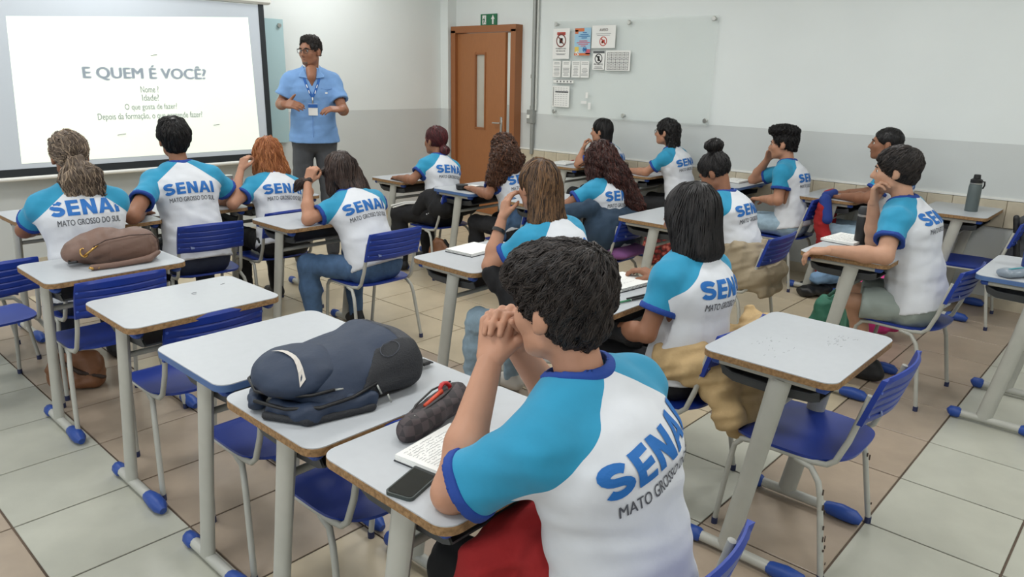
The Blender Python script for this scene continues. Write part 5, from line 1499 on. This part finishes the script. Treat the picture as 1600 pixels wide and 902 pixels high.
# --- navy backpack on its back on the desk
bb = np.array([1.12, 1.68, DT])
bp = empty('backpack', bb, label='large navy backpack with white curved tick logo lying on desk', cat='backpack')
main = [T((.985, 1.70, .838), (1.26, 1.70, .850), (0, 1, 0), (.135, .062), (.160, .072)), T((1.0, 1.68, .80), (1.27, 1.68, .81), (0, 1, 0), (.145, .04), (.165, .045)), C((1.265, 1.60, .84), (1.265, 1.80, .84), .055)]
RP = (.0028, .14, 4, 4)
ground = ((0, 0, DT + .001), (0, 0, -1))
body = soft('body', main, .007, M_bpn, bb, bp, .05, ripple=RP, planes=[ground])
reg_bvh(body, bb)
pocket = soft('front_pocket', [E((1.0, 1.70, .865), (.115, .125, .055)), E((.96, 1.68, .85), (.09, .11, .045))], .007, M_bpn, bb, bp, .03, ripple=(.002, .1, 2, 3))
reg_bvh(pocket, bb)
soft('side_panel', [grow(p, .005) for p in main], .007, M_bpk, bb, bp, .05, ripple=RP, planes=[ground, ((1.15, 1.60, .84), (-.75, .55, .45)), ((0, 1.615, .84), (0, 1, .35))])
soft('base_panel', [grow(p, .004) for p in main], .007, M_bpg, bb, bp, .05, ripple=RP, planes=[ground, ((1.272, 1.68, .84), (-1, .12, .0))])
soft('lower_compartment', [C((.90, 1.66, .79), (.94, 1.57, .785), .026, .026), C((.94, 1.57, .785), (1.10, 1.53, .79), .026, .03), C((.88, 1.72, .79), (.93, 1.80, .79), .024)], .0075, M_bpn, bb, bp, .03, ripple=(.003, .06, 2, 3))
soft('back_strap', [C((.93, 1.55, .775), (1.10, 1.505, .776), .013, .012), C((.87, 1.66, .776), (.93, 1.55, .775), .012, .013)], .007, M_bpk, bb, bp, .01, planes=[((0, 0, DT + .001), (0, 0, -1))])
def on_b(x, y, z): return Vector((x, y, z)) - Vector(bb)
MB().tube([on_b(1.01, 1.545, .842), on_b(.95, 1.565, .838), on_b(.895, 1.62, .834), on_b(.868, 1.70, .834), on_b(.895, 1.785, .836), on_b(.96, 1.825, .842), on_b(1.06, 1.84, .86)], .0045, 6).build('zip', M_black, bp, smooth=True)
MB().tube([on_b(1.13, 1.525, .83), on_b(1.05, 1.522, .815), on_b(.96, 1.54, .808), on_b(.895, 1.60, .806), on_b(.862, 1.70, .808)], .005, 6).build('zip', M_black, bp, smooth=True)
pp = [ray_down(pocket, x, y, .003) for x, y in ((1.075, 1.80), (1.098, 1.76), (1.108, 1.70), (1.100, 1.64), (1.075, 1.60))]
MB().tube([p - Vector(bb) for p in pp], .003, 5).build('seam_piping', M_black, bp, smooth=True)
for a, b in (((1.01, 1.545, .842), (1.03, 1.535, .842)), ((1.13, 1.522, .826), (1.137, 1.512, .80)), ((1.155, 1.508, .795), (1.16, 1.500, .772))):
    MB().tube([on_b(*a), on_b(*b)], .0045, 5, ry=.0025).build('zip_pull', M_grey, bp, smooth=True)
sw_o = [(0.9601, 1.7631), (0.9702, 1.7506), (0.9776, 1.7359), (0.9822, 1.7189), (0.9839, 1.6999), (0.983, 1.6789), (0.9794, 1.6562), (0.9731, 1.6318), (0.9644, 1.6059)]
sw_i = [(0.9601, 1.7631), (0.9645, 1.7404), (0.9664, 1.7184), (0.966, 1.6973), (0.9632, 1.677), (0.9583, 1.6577), (0.9511, 1.6392), (0.9419, 1.6217), (0.9306, 1.605)]
sw_o = [(x - .016, y - .024) for x, y in sw_o]; sw_i = [(x - .016, y - .024) for x, y in sw_i]
sw_i = [(a[0] + (b[0] - a[0]) * .55, a[1] + (b[1] - a[1]) * .55) for a, b in zip(sw_o, sw_i)]
m_ = MB(); top_ = [ray_down(pocket, x, y, .004) - Vector(bb) for x, y in sw_o + sw_i]
fcs = [(i, i + 1, 10 + i, 9 + i) for i in range(1, 8)] + [(0, 1, 10)]
m_.add(top_, fcs); m_.build('tick_logo', mat('silver_print', (196, 190, 182), .4), bp)
MB().tube([on_b(1.335, 1.64, .80), on_b(1.37, 1.64, .785), on_b(1.43, 1.64, .775)], .012, 6, ry=.003, up=(0, 0, 1)).build('strap', M_black, bp, smooth=True)
MB().box(on_b(1.40, 1.64, .782), (.03, .034, .012), bev=.003).build('strap_buckle', M_black, bp)
ring = MB(); rp = [ray_down(body, 1.215 + .030 * math.cos(a), 1.572 + .02 * math.sin(a), .007) - Vector(bb) for a in np.linspace(0, 6.283, 15)]
ring.tube(rp, .0012, 4); ring.build('round_emblem', mat('emblem_grey', (70, 74, 84), .5), bp)

# --- brown handbag
hb = np.array([1.23, 3.68, DT])
bg = empty('handbag', hb, label='brown soft handbag with gold ring lying on a desk', cat='handbag')
M_hb = mat('brown_leatherette', (112, 86, 74), .55, var=.05, vscale=12, bump=.12, bscale=60)
b_ = soft('body', [T((1.14, 3.70, .835), (1.34, 3.66, .84), (0, 0, 1), (.062, .10), (.075, .10)), T((1.07, 3.72, .82), (1.2, 3.70, .845), (0, 0, 1), (.05, .07), (.078, .09)), C((1.2, 3.66, .80), (1.36, 3.62, .80), .05)], .009, M_hb, hb, bg, .03, ripple=(.004, .09, 4, 4), planes=[((0, 0, DT + .001), (0, 0, -1))])
soft('front_pocket', [T((1.20, 3.615, .832), (1.34, 3.585, .835), (0, 0, 1), (.055, .03), (.060, .03))], .008, M_hb, hb, bg, .03, ripple=(.002, .09, 4, 3), planes=[((0, 0, DT + .001), (0, 0, -1))])
def on_h(x, y, z): return Vector((x, y, z)) - Vector(hb)
M_gold = mat('gold_metal', (190, 150, 84), .3, metal=.9)
MB().tube([on_h(1.085 + .014 * math.cos(a), 3.625 + .012 * math.sin(a), .835 + .018 * math.sin(a)) for a in np.linspace(0, 6.283, 15)], .0035, 6).build('ring', M_gold, bg, smooth=True)
MB().tube([on_h(1.08, 3.62, .82), on_h(1.11, 3.605, .845), on_h(1.14, 3.60, .868)], .005, 6).build('clasp', M_gold, bg, smooth=True)
soft('strap', [C((1.09, 3.55, .78), (1.18, 3.535, .778), .014, .013), C((1.18, 3.535, .778), (1.33, 3.53, .785), .013, .016), C((1.33, 3.53, .785), (1.39, 3.57, .80), .016, .012)], .007, M_hb, hb, bg, .01, planes=[((0, 0, DT + .001), (0, 0, -1))])
for xx in (1.075, 1.10):
    MB().tube([on_h(xx, 3.548, .782), on_h(xx + .014, 3.536, .776)], .006, 6).build('rivet', M_gold, bg, smooth=True)
MB().tube([on_h(1.12, 3.60, .862), on_h(1.17, 3.585, .888), on_h(1.27, 3.565, .90), on_h(1.37, 3.565, .892), on_h(1.395, 3.57, .86), on_h(1.395, 3.57, .81)], .003, 5).build('seam_piping', mat('dark_brown_piping', (78, 58, 50), .6), bg, smooth=True)
MB().tube([on_h(1.045, 3.70, .80), on_h(1.03, 3.66, .79), on_h(1.05, 3.62, .80)], .006, 6).build('tassel_end', M_black, bg, smooth=True)

# --- checked pencil case, open
def checker_mat():
    m = bpy.data.materials.new('checked_canvas'); m.use_nodes = True
    N = m.node_tree.nodes; L = m.node_tree.links; b = N['Principled BSDF']; b.inputs['Roughness'].default_value = .6
    t = N.new('ShaderNodeTexCoord'); mp = N.new('ShaderNodeMapping'); mp.inputs['Rotation'].default_value = (0, 0, .2)
    c = N.new('ShaderNodeTexChecker'); c.inputs['Scale'].default_value = 42
    c.inputs['Color1'].default_value = lin((70, 60, 62)); c.inputs['Color2'].default_value = lin((46, 40, 43))
    L.new(t.outputs['Object'], mp.inputs[0]); L.new(mp.outputs[0], c.inputs['Vector']); L.new(c.outputs['Color'], b.inputs['Base Color'])
    return m
M_chk = checker_mat()
pb = np.array([1.165, 1.325, DT])
pc = empty('pencil_case', pb, label='dark checked pencil case lying open with red pens inside', cat='pencil case')
soft('case', [T((1.07, 1.31, .792), (1.26, 1.355, .80), (0, 0, 1), (.032, .036), (.044, .044)), C((1.045, 1.30, .782), (1.07, 1.31, .79), .016, .024)], .006, M_chk, pb, pc, .02, ripple=(.002, .05, 3, 3), cuts=[T((1.12, 1.335, .845), (1.25, 1.365, .862), (0, 0, 1), (.030, .016), (.034, .022))], planes=[((0, 0, DT + .001), (0, 0, -1))])
def on_p(x, y, z): return Vector((x, y, z)) - Vector(pb)
for s_ in (-1, 1):
    MB().tube([on_p(1.075, 1.312 + s_ * .003, .818), on_p(1.12, 1.330 + s_ * .018, .826), on_p(1.20, 1.350 + s_ * .024, .836), on_p(1.27, 1.366 + s_ * .012, .838)], .003, 5).build('zip', M_black, pc, smooth=True)
MB().tube([on_p(1.085, 1.308, .822), on_p(1.07, 1.300, .812)], .004, 5).build('zip_pull', M_grey, pc, smooth=True)
M_orp = mat('orange_red_plastic', (206, 74, 44), .4)
pn = MB().tube([(1.14, 1.335, .822), (1.215, 1.352, .836)], .0055, 8).build('pen', M_orp, smooth=True); tag(pn, 'orange pen inside the open checked pencil case', 'pen')
tp_ = MB().tube([(1.232 + .018 * math.cos(a), 1.357 + .006 * math.sin(a), .833 + .016 * math.sin(a)) for a in np.linspace(0, 6.283, 13)], .006, 6).build('tape_roll', mat('red_plastic', (190, 40, 44), .4), smooth=True); tag(tp_, 'red round tape roll inside the checked pencil case', 'tape')

# --- notebooks
M_scr2 = mat('pencil_grey', (110, 112, 116), .9)
def notebook(x, y, w, d, rz, label, lines=0, spiral=None, th=.014, cover=None, z=DT, coil=None, frac=.9):
    t = empty('notebook', (x, y, z), math.radians(rz), label, 'notebook')
    MB().box((0, 0, .0015), (w + .006, d + .006, .003)).build('cover', cover or mat('dark_cover', (44, 46, 52), .5), t)
    pgs = MB()
    for k in range(3): pgs.box((.001 * (k - 1), .0008 * k, .003 + th * (k + .5) / 3), (w, d, th / 3 - .0006))
    pgs.build('pages', M_paper, t)
    if lines:
        hw = MB(); r = random.Random(int(x * 1000))
        for i in range(lines):
            yy = d * .42 - i * d * .84 / lines; xx = -w * .42; end = w * (.42 if i % 5 else .1) * frac
            pts = []
            while xx < end:
                pts.append((xx, yy + r.uniform(-.0022, .0026), th + .0034)); xx += r.uniform(.0018, .0045)
                if r.random() < .13 and len(pts) > 2:
                    hw.tube(pts, .0004, 3, caps=False); pts = []; xx += .004
            if len(pts) > 2: hw.tube(pts, .0004, 3, caps=False)
        tag(hw.build('handwriting', M_scr2, t), kind='stuff')
    if spiral:
        sp = MB(); n = int((w if spiral in 'fn' else d) / .009)
        for i in range(n):
            q = -.5 + (i + .5) / n
            for_c = {'n': (q * w, -d / 2), 'f': (q * w, d / 2), 'l': (-w / 2, q * d), 'r': (w / 2, q * d)}[spiral]
            ring = []
            for a in np.linspace(0, 6.283, 7):
                if spiral in 'fn': ring.append((for_c[0], for_c[1] + .006 * math.cos(a), .008 + .008 * math.sin(a)))
                else: ring.append((for_c[0] + .006 * math.cos(a), for_c[1], .008 + .008 * math.sin(a)))
            sp.tube(ring, .0009, 3, caps=False)
        tag(sp.build('spiral_binding', coil or M_black, t), kind='stuff')
    return t
notebook(1.085, 1.180, .205, .165, 8, 'open notebook full of handwriting by the foreground elbow', 15)
notebook(2.665, 1.765, .23, .19, -6, 'white spiral notebook on desk behind foreground boy, coil toward camera', 4, 'n', frac=.4)
notebook(2.62, 2.665, .22, .18, 4, 'white pad with dark coil on desk beside bracelet arm', 0, 'l')
notebook(6.12, 4.86, .26, .20, 5, 'open white book on the wall-side desk nearest the door', 6)
notebook(6.27, 3.0, .22, .17, 0, 'white paper pad on blue-edged wall-side desk', 4)
notebook(4.40, 1.385, .26, .19, -5, 'open white notebook on desk before the black flask', 8)
notebook(1.52, 4.78, .22, .18, 4, 'white notebook between the ponytailed girl and black-haired boy', 6)
notebook(6.10, 3.93, .2, .17, 8, 'dark closed notebook on the desk of the girl with glasses', 0, cover=M_black, th=.008)

# --- phone
ph = empty('phone', (.938, 1.137, DT), math.radians(17), 'black smartphone lying on desk corner beside notebook', 'phone')
MB().prism(rrect(.135, .070, .011, 4), 0, .0085).build('case', mat('grey_green_case', (56, 64, 62), .5), ph, auto=40)
MB().prism(rrect(.127, .062, .009, 4), .0085, .0092).build('screen', mat('dark_glass', (16, 20, 22), .08, coat=.5), ph, auto=40)

# --- bottles and cups
def bottle(name, x, y, prof, label, m, lid, lm, extra=None, rz=0):
    t = empty(name, (x, y, DT), rz, label, 'bottle')
    MB().lathe(prof, 20).build('flask', m, t, auto=40)
    MB().lathe(lid, 20).build('lid', lm, t, auto=40)
    if extra: extra(t)
    return t
def loop(t):
    MB().tube([(.0, -.036, .215), (.0, -.052, .215), (.0, -.054, .19), (.0, -.048, .17), (0, -.040, .168)], .006, 6).build('carry_loop', M_black, t, smooth=True)
    MB().lathe([(.0405, .198), (.0405, .206)], 20).build('neck_ring', M_chrome, t, auto=40)
bottle('water_bottle', 6.16, 1.115, [(.041, 0), (.043, .004), (.043, .17), (.040, .196)], 'tall grey metal water bottle on the wall-side desk', mat('slate_metal', (98, 108, 108), .4, metal=.2),
       [(.039, .205), (.039, .228), (.03, .234), (.024, .236), (.022, .262), (.018, .265)], M_black, loop, math.radians(20))
def ring2(t): MB().lathe([(.0385, .158), (.0385, .170)], 20).build('steel_ring', M_chrome, t, auto=40)
bottle('water_bottle', 4.375, 1.30, [(.036, 0), (.038, .004), (.038, .155), (.036, .16)], 'black flask with steel ring on the desk of the boy in shorts', M_black, [(.037, .168), (.037, .20), (.030, .212), (.014, .214)], mat('dark_grey_lid', (44, 46, 48), .5), ring2)
bottle('water_bottle', 4.455, .50, [(.038, 0), (.040, .004), (.040, .19), (.03, .21)], 'royal blue bottle on blue-edged desk at right edge', mat('royal_blue_metal', (32, 58, 128), .35, metal=.2), [(.026, .21), (.026, .24), (.02, .245)], mat('royal_blue_lid', (24, 44, 104), .4))
cp = empty('tumbler', (2.515, 5.07, DT), 0, 'pink tumbler with steel rim between boy and ginger-haired girl', 'cup')
MB().lathe([(.032, 0), (.036, .13), (.036, .135)], 18).build('cup', mat('pink_plastic', (202, 130, 150), .4), cp, auto=40)
MB().lathe([(.0375, .132), (.0375, .155), (.03, .157)], 18).build('lid', M_chrome, cp, auto=40)
bw = empty('bowl', (4.035, 4.235, DT), 0, 'small round black container on the blue-edged desk near the door', 'container')
MB().lathe([(.036, 0), (.045, .008), (.048, .035), (.046, .036), (.042, .012), (.001, .008)], 20).build('bowl', M_black, bw, auto=40)
MB().lathe([(.046, .034), (.05, .036), (.05, .042), (.046, .042)], 20).build('rim', mat('dark_rim', (50, 56, 58), .4), bw, auto=40)

# --- small flat things
def flat(name, x, y, s, rz, m, label, cat, z=DT, rad=.006):
    o = MB().prism(rrect(s[0], s[1], min(rad, s[0] / 2.1, s[1] / 2.1), 3), 0, s[2]).build(name, m, auto=40)
    o.location = (x, y, z); o.rotation_euler = (0, 0, math.radians(rz)); return tag(o, label, cat)
flat('wallet', 4.17, 4.165, (.11, .085, .018), 8, mat('brown_wallet', (70, 56, 50), .6), 'dark brown wallet on blue-edged desk near the door', 'wallet')
flat('paper_sheet', 4.22, 4.31, (.16, .11, .002), 12, M_paper, 'small white paper behind the black container', 'paper')
flat('binder', 6.13, 4.615, (.24, .05, .022), 3, mat('navy_binder', (34, 44, 92), .5), 'dark blue binder on wall-side desk nearest the door', 'binder')
flat('pencil', 6.36, 4.95, (.12, .012, .012), 20, mat('red_plastic', (190, 40, 44), .4), 'red pencil near the grey conduit on wall-side desk', 'pencil')
lp = empty('laptop', (6.13, 2.02, DT), math.radians(4), 'closed silver laptop on the wall-side desk', 'laptop')
MB().prism(rrect(.31, .22, .012, 4), 0, .010).build('base', mat('dark_laptop_base', (90, 96, 92), .5), lp, auto=40)
MB().prism(rrect(.31, .22, .012, 4), .011, .017).build('lid', mat('silver_lid', (206, 210, 210), .3, metal=.3), lp, auto=40)
flat('paper_sheet', 6.36, 2.08, (.16, .2, .003), -8, M_paper, 'white papers beside the closed laptop by the wall', 'paper')
flat('case', 4.20, 1.105, (.16, .06, .02), 10, mat('maroon_case', (92, 40, 46), .5), 'maroon case under the arm of the boy in shorts', 'case')
ec = empty('pencil_case', (4.19, .50, DT), math.radians(-35), 'grey translucent pencil case with teal pens at right edge', 'pencil case')
sft = soft('pouch', [T((4.11, .555, .785), (4.27, .445, .785), (0, 0, 1), (.022, .045), (.022, .045))], .006, mat('grey_vinyl', (128, 140, 152), .3, coat=.3), (0, 0, 0), None, .01, ripple=(.002, .05, 3, 3), planes=[((0, 0, DT + .001), (0, 0, -1))])
sft.parent = ec; sft.matrix_parent_inverse = (Matrix.Translation((4.19, .50, DT)) @ Matrix.Rotation(math.radians(-35), 4, 'Z')).inverted()
MB().tube([(-.09, -.012, .042), (0, -.006, .045), (.09, -.012, .042)], .003, 5).build('zip', mat('teal_zip', (70, 160, 170), .5), ec, smooth=True)
for k, (xa, ya, xb, yb, m, lb) in enumerate(((2.47, 1.605, 2.58, 1.585, M_black, 'black pen next to the coil of the spiral notebook, farther one'), (2.45, 1.59, 2.56, 1.565, M_black, 'black pen next to the coil of the spiral notebook, nearer one'), (2.40, 1.60, 2.465, 1.585, mat('green_marker', (60, 130, 90), .4), 'short green and white marker beside the pens'))):
    t = empty('pen', (xa, ya, DT + .006), 0, lb, 'pen')
    MB().tube([(0, 0, 0), (xb - xa, yb - ya, 0)], .0045, 8).build('barrel', m, t, smooth=True)
    MB().tube([(xb - xa, yb - ya, 0), ((xb - xa) * 1.12, (yb - ya) * 1.12, -.001)], [.0046, .002], 8).build('tip', M_paper if k == 2 else M_grey, t, smooth=True)

# --- bags and clothes on chairs and floor
def bag(name, label, prims, cell, m, cat='bag', parts=(), k=.03, rip=(.006, .09, 4, 4), base=None):
    lo, hi = bounds(prims, 0); bs = np.array([(lo[0] + hi[0]) / 2, (lo[1] + hi[1]) / 2, max(0, lo[2])]) if base is None else np.array(base)
    t = empty(name, bs, 0, label, cat)
    soft('body', prims, cell, m, bs, t, k, ripple=rip, planes=[((0, 0, .004), (0, 0, -1))])
    for (n, pr_, m2) in parts: soft(n, pr_, cell * .8, m2, bs, t, .01)
    return t
M_tan = mat('tan_leather', (128, 84, 54), .5, var=.08, vscale=10)
bag('shoulder_bag', 'tan leather bag on the floor under the handbag desk', [T((1.06, 4.20, .10), (1.20, 4.12, .10), (0, 0, 1), (.095, .06), (.095, .06)), T((1.06, 4.19, .04), (1.2, 4.11, .04), (0, 0, 1), (.05, .07), (.05, .07))], .012, M_tan, parts=[('strap', [C((1.04, 4.15, .18), (1.12, 4.09, .10), .012), C((1.12, 4.09, .10), (1.22, 4.04, .06), .012)], mat('dark_strap', (60, 44, 36), .6))])
bag('shoulder_bag', 'tan leather bag with black strap hanging below the burgundy-haired girl', [T((3.97, 4.50, .20), (4.05, 4.36, .16), (0, 0, 1), (.15, .05), (.13, .05)), C((4.0, 4.45, .08), (4.06, 4.36, .06), .06)], .011, M_tan, parts=[('strap', [C((4.0, 4.40, .33), (4.08, 4.30, .12), .014), C((4.08, 4.30, .12), (4.05, 4.33, .05), .014)], M_black)])
M_grn = mat('green_nylon', (62, 128, 104), .6, bump=.15)
bag('backpack', 'green backpack standing under the desk of the boy in shorts', [T((4.58, 1.47, .16), (4.58, 1.47, .30), (1, -.9, 0), (.13, .09), (.115, .08)), T((4.58, 1.47, .08), (4.58, 1.47, .2), (1, -.9, 0), (.14, .10), (.13, .09))], .011, M_grn, 'backpack', parts=[('handle', [C((4.53, 1.48, .385), (4.56, 1.46, .41), .012), C((4.56, 1.46, .41), (4.60, 1.45, .385), .012)], mat('dark_green_strap', (40, 88, 70), .6)), ('strap', [C((4.53, 1.385, .35), (4.51, 1.355, .08), .018)], mat('pale_green_strap', (110, 176, 150), .6)), ('strap', [C((4.60, 1.365, .35), (4.60, 1.33, .08), .018)], mat('dark_green_strap', (40, 88, 70), .6))])
M_pink = mat('pink_nylon', (206, 50, 128), .55, bump=.15)
bag('bag', 'bright pink bag with black trim beyond the knees of the boy in shorts', [T((5.02, 1.40, .24), (5.20, 1.26, .24), (0, 0, 1), (.22, .10), (.20, .10))], .012, M_pink, parts=[('trim', [C((5.0, 1.30, .40), (5.05, 1.28, .30), .012), C((5.12, 1.22, .43), (5.2, 1.17, .34), .012)], M_black)])
def floral():
    m = bpy.data.materials.new('floral_print'); m.use_nodes = True
    N = m.node_tree.nodes; L = m.node_tree.links; b = N['Principled BSDF']; b.inputs['Roughness'].default_value = .7
    v = N.new('ShaderNodeTexVoronoi'); v.inputs['Scale'].default_value = 26
    t = N.new('ShaderNodeTexCoord'); L.new(t.outputs['Object'], v.inputs['Vector'])
    r = N.new('ShaderNodeValToRGB'); e = r.color_ramp.elements
    e[0].color = lin((196, 110, 96)); e[1].color = lin((34, 24, 24)); e[0].position = .2; e[1].position = .75
    x = e.new(.45); x.color = lin((140, 40, 40))
    L.new(v.outputs['Distance'], r.inputs[0]); L.new(r.outputs[0], b.inputs['Base Color']); return m
bag('bag', 'red flowered bag standing on the floor behind the navy jacket chair', [T((5.70, 3.48, .20), (5.84, 3.34, .20), (0, 0, 1), (.19, .09), (.19, .09))], .012, floral(), parts=[('handle', [C((5.74, 3.44, .38), (5.77, 3.42, .46), .012), C((5.77, 3.42, .46), (5.80, 3.38, .38), .012)], M_black)])
M_gbp = mat('dark_grey_nylon', (64, 66, 70), .65, bump=.2)
bag('backpack', 'dark grey backpack hanging on the chair by the wall at right edge', [T((6.12, .76, .40), (6.14, .74, .72), (1, 0, 0), (.15, .09), (.13, .08)), T((6.12, .69, .38), (6.12, .68, .56), (1, 0, 0), (.12, .07), (.11, .06))], .012, M_gbp, 'backpack', parts=[('strap', [C((6.0, .81, .78), (5.97, .75, .47), .02)], M_black), ('handle', [C((6.10, .76, .80), (6.13, .75, .84), .012), C((6.13, .75, .84), (6.17, .74, .80), .012)], M_black)], base=(6.12, .74, .3))
bag('jacket', 'red jacket with blue sleeve hung over the chair of the flat-top haired boy', [T((5.86, 2.08, .62), (6.10, 2.06, .62), (0, 0, 1), (.13, .035), (.13, .035)), T((5.88, 2.04, .36), (6.06, 2.02, .36), (0, 0, 1), (.20, .04), (.18, .04)), C((5.84, 2.06, .70), (5.83, 2.0, .45), .04, .05)], .011, M_redj, 'jacket', parts=[('blue_sleeve', [C((5.86, 2.05, .76), (5.82, 2.0, .62), .045, .04), C((5.9, 2.06, .79), (6.04, 2.05, .80), .035, .03)], mat('cobalt_fleece', (34, 58, 130), .9)), ('collar', [C((5.94, 2.07, .80), (6.06, 2.07, .80), .03)], M_redj)], base=(5.95, 2.05, 0))
bag('cloth', 'light blue cloth bundle lying under the laptop desk', [C((5.82, 2.02, .14), (5.98, 1.94, .13), .05, .05), C((5.86, 1.98, .17), (5.94, 1.96, .17), .04)], .011, mat('pale_blue_cloth', (120, 152, 184), .9), 'cloth', base=(5.9, 1.97, .1))
bag('shoe_bag', 'flat black bag lying under the light blue cloth near the wall', [T((5.72, 2.06, .045), (6.08, 1.92, .045), (0, 0, 1), (.042, .08), (.042, .08))], .012, M_black, 'bag')
# scuffs on the empty desk in the right foreground, and pencil marks on desks at left
sc_ = MB(); r_ = random.Random(3)
for (cx, cy, n) in ((2.60, .80, 26), (2.42, .98, 12), (2.35, .90, 8)):
    for i in range(n):
        a = r_.uniform(-.5, .4); x_, y_ = cx + r_.gauss(0, .035), cy + r_.gauss(0, .02); l_ = r_.uniform(.004, .016)
        sc_.box((x_ - 2.485, y_ - .885, DT + .0003), (l_, r_.uniform(.0006, .002), .0006), rz=a)
dk = [o for o in bpy.data.objects if o.name.startswith('school_desk') and 'scuffed' in o.get('label', '')][0]
tag(sc_.build('scuff_marks', mat('scuff_grey', (150, 154, 158), .8), dk), kind='stuff')
sc_ = MB()
for (pts) in ([(.05, .05), (.06, .058), (.075, .057)], [(.05, .04), (.062, .036), (.066, .04)], [(.2, .10), (.22, .105)]):
    sc_.tube([(x, y, DT + .0005) for x, y in pts], .0012, 4)
dk = [o for o in bpy.data.objects if o.name.startswith('school_desk') and 'empty white school desk between' in o.get('label', '')][0]
tag(sc_.build('pencil_marks', M_scr2, dk), kind='stuff')

ec_ = [o for o in used_chair if o['label'].startswith('empty blue school chair in the right')][0]
ch_ = MB(); r_ = random.Random(5)
for s_, xa, ya in ((-1, .22, .226), (1, .226, .245)):
    for k in range(9 if s_ < 0 else 3):
        t_ = r_.random(); z_ = .33 - .27 * t_; x_ = s_ * (.226 + .019 * t_); y_ = -.15 - .045 * t_; a_ = r_.uniform(3.6, 5.6)
        ch_.box((x_ + .0104 * math.cos(a_), y_ + .0104 * math.sin(a_), z_), (.003, r_.uniform(.003, .006), r_.uniform(.006, .022)), rz=a_)
tag(ch_.build('paint_chips', mat('rust_dark', (70, 58, 50), .8), ec_), kind='stuff')
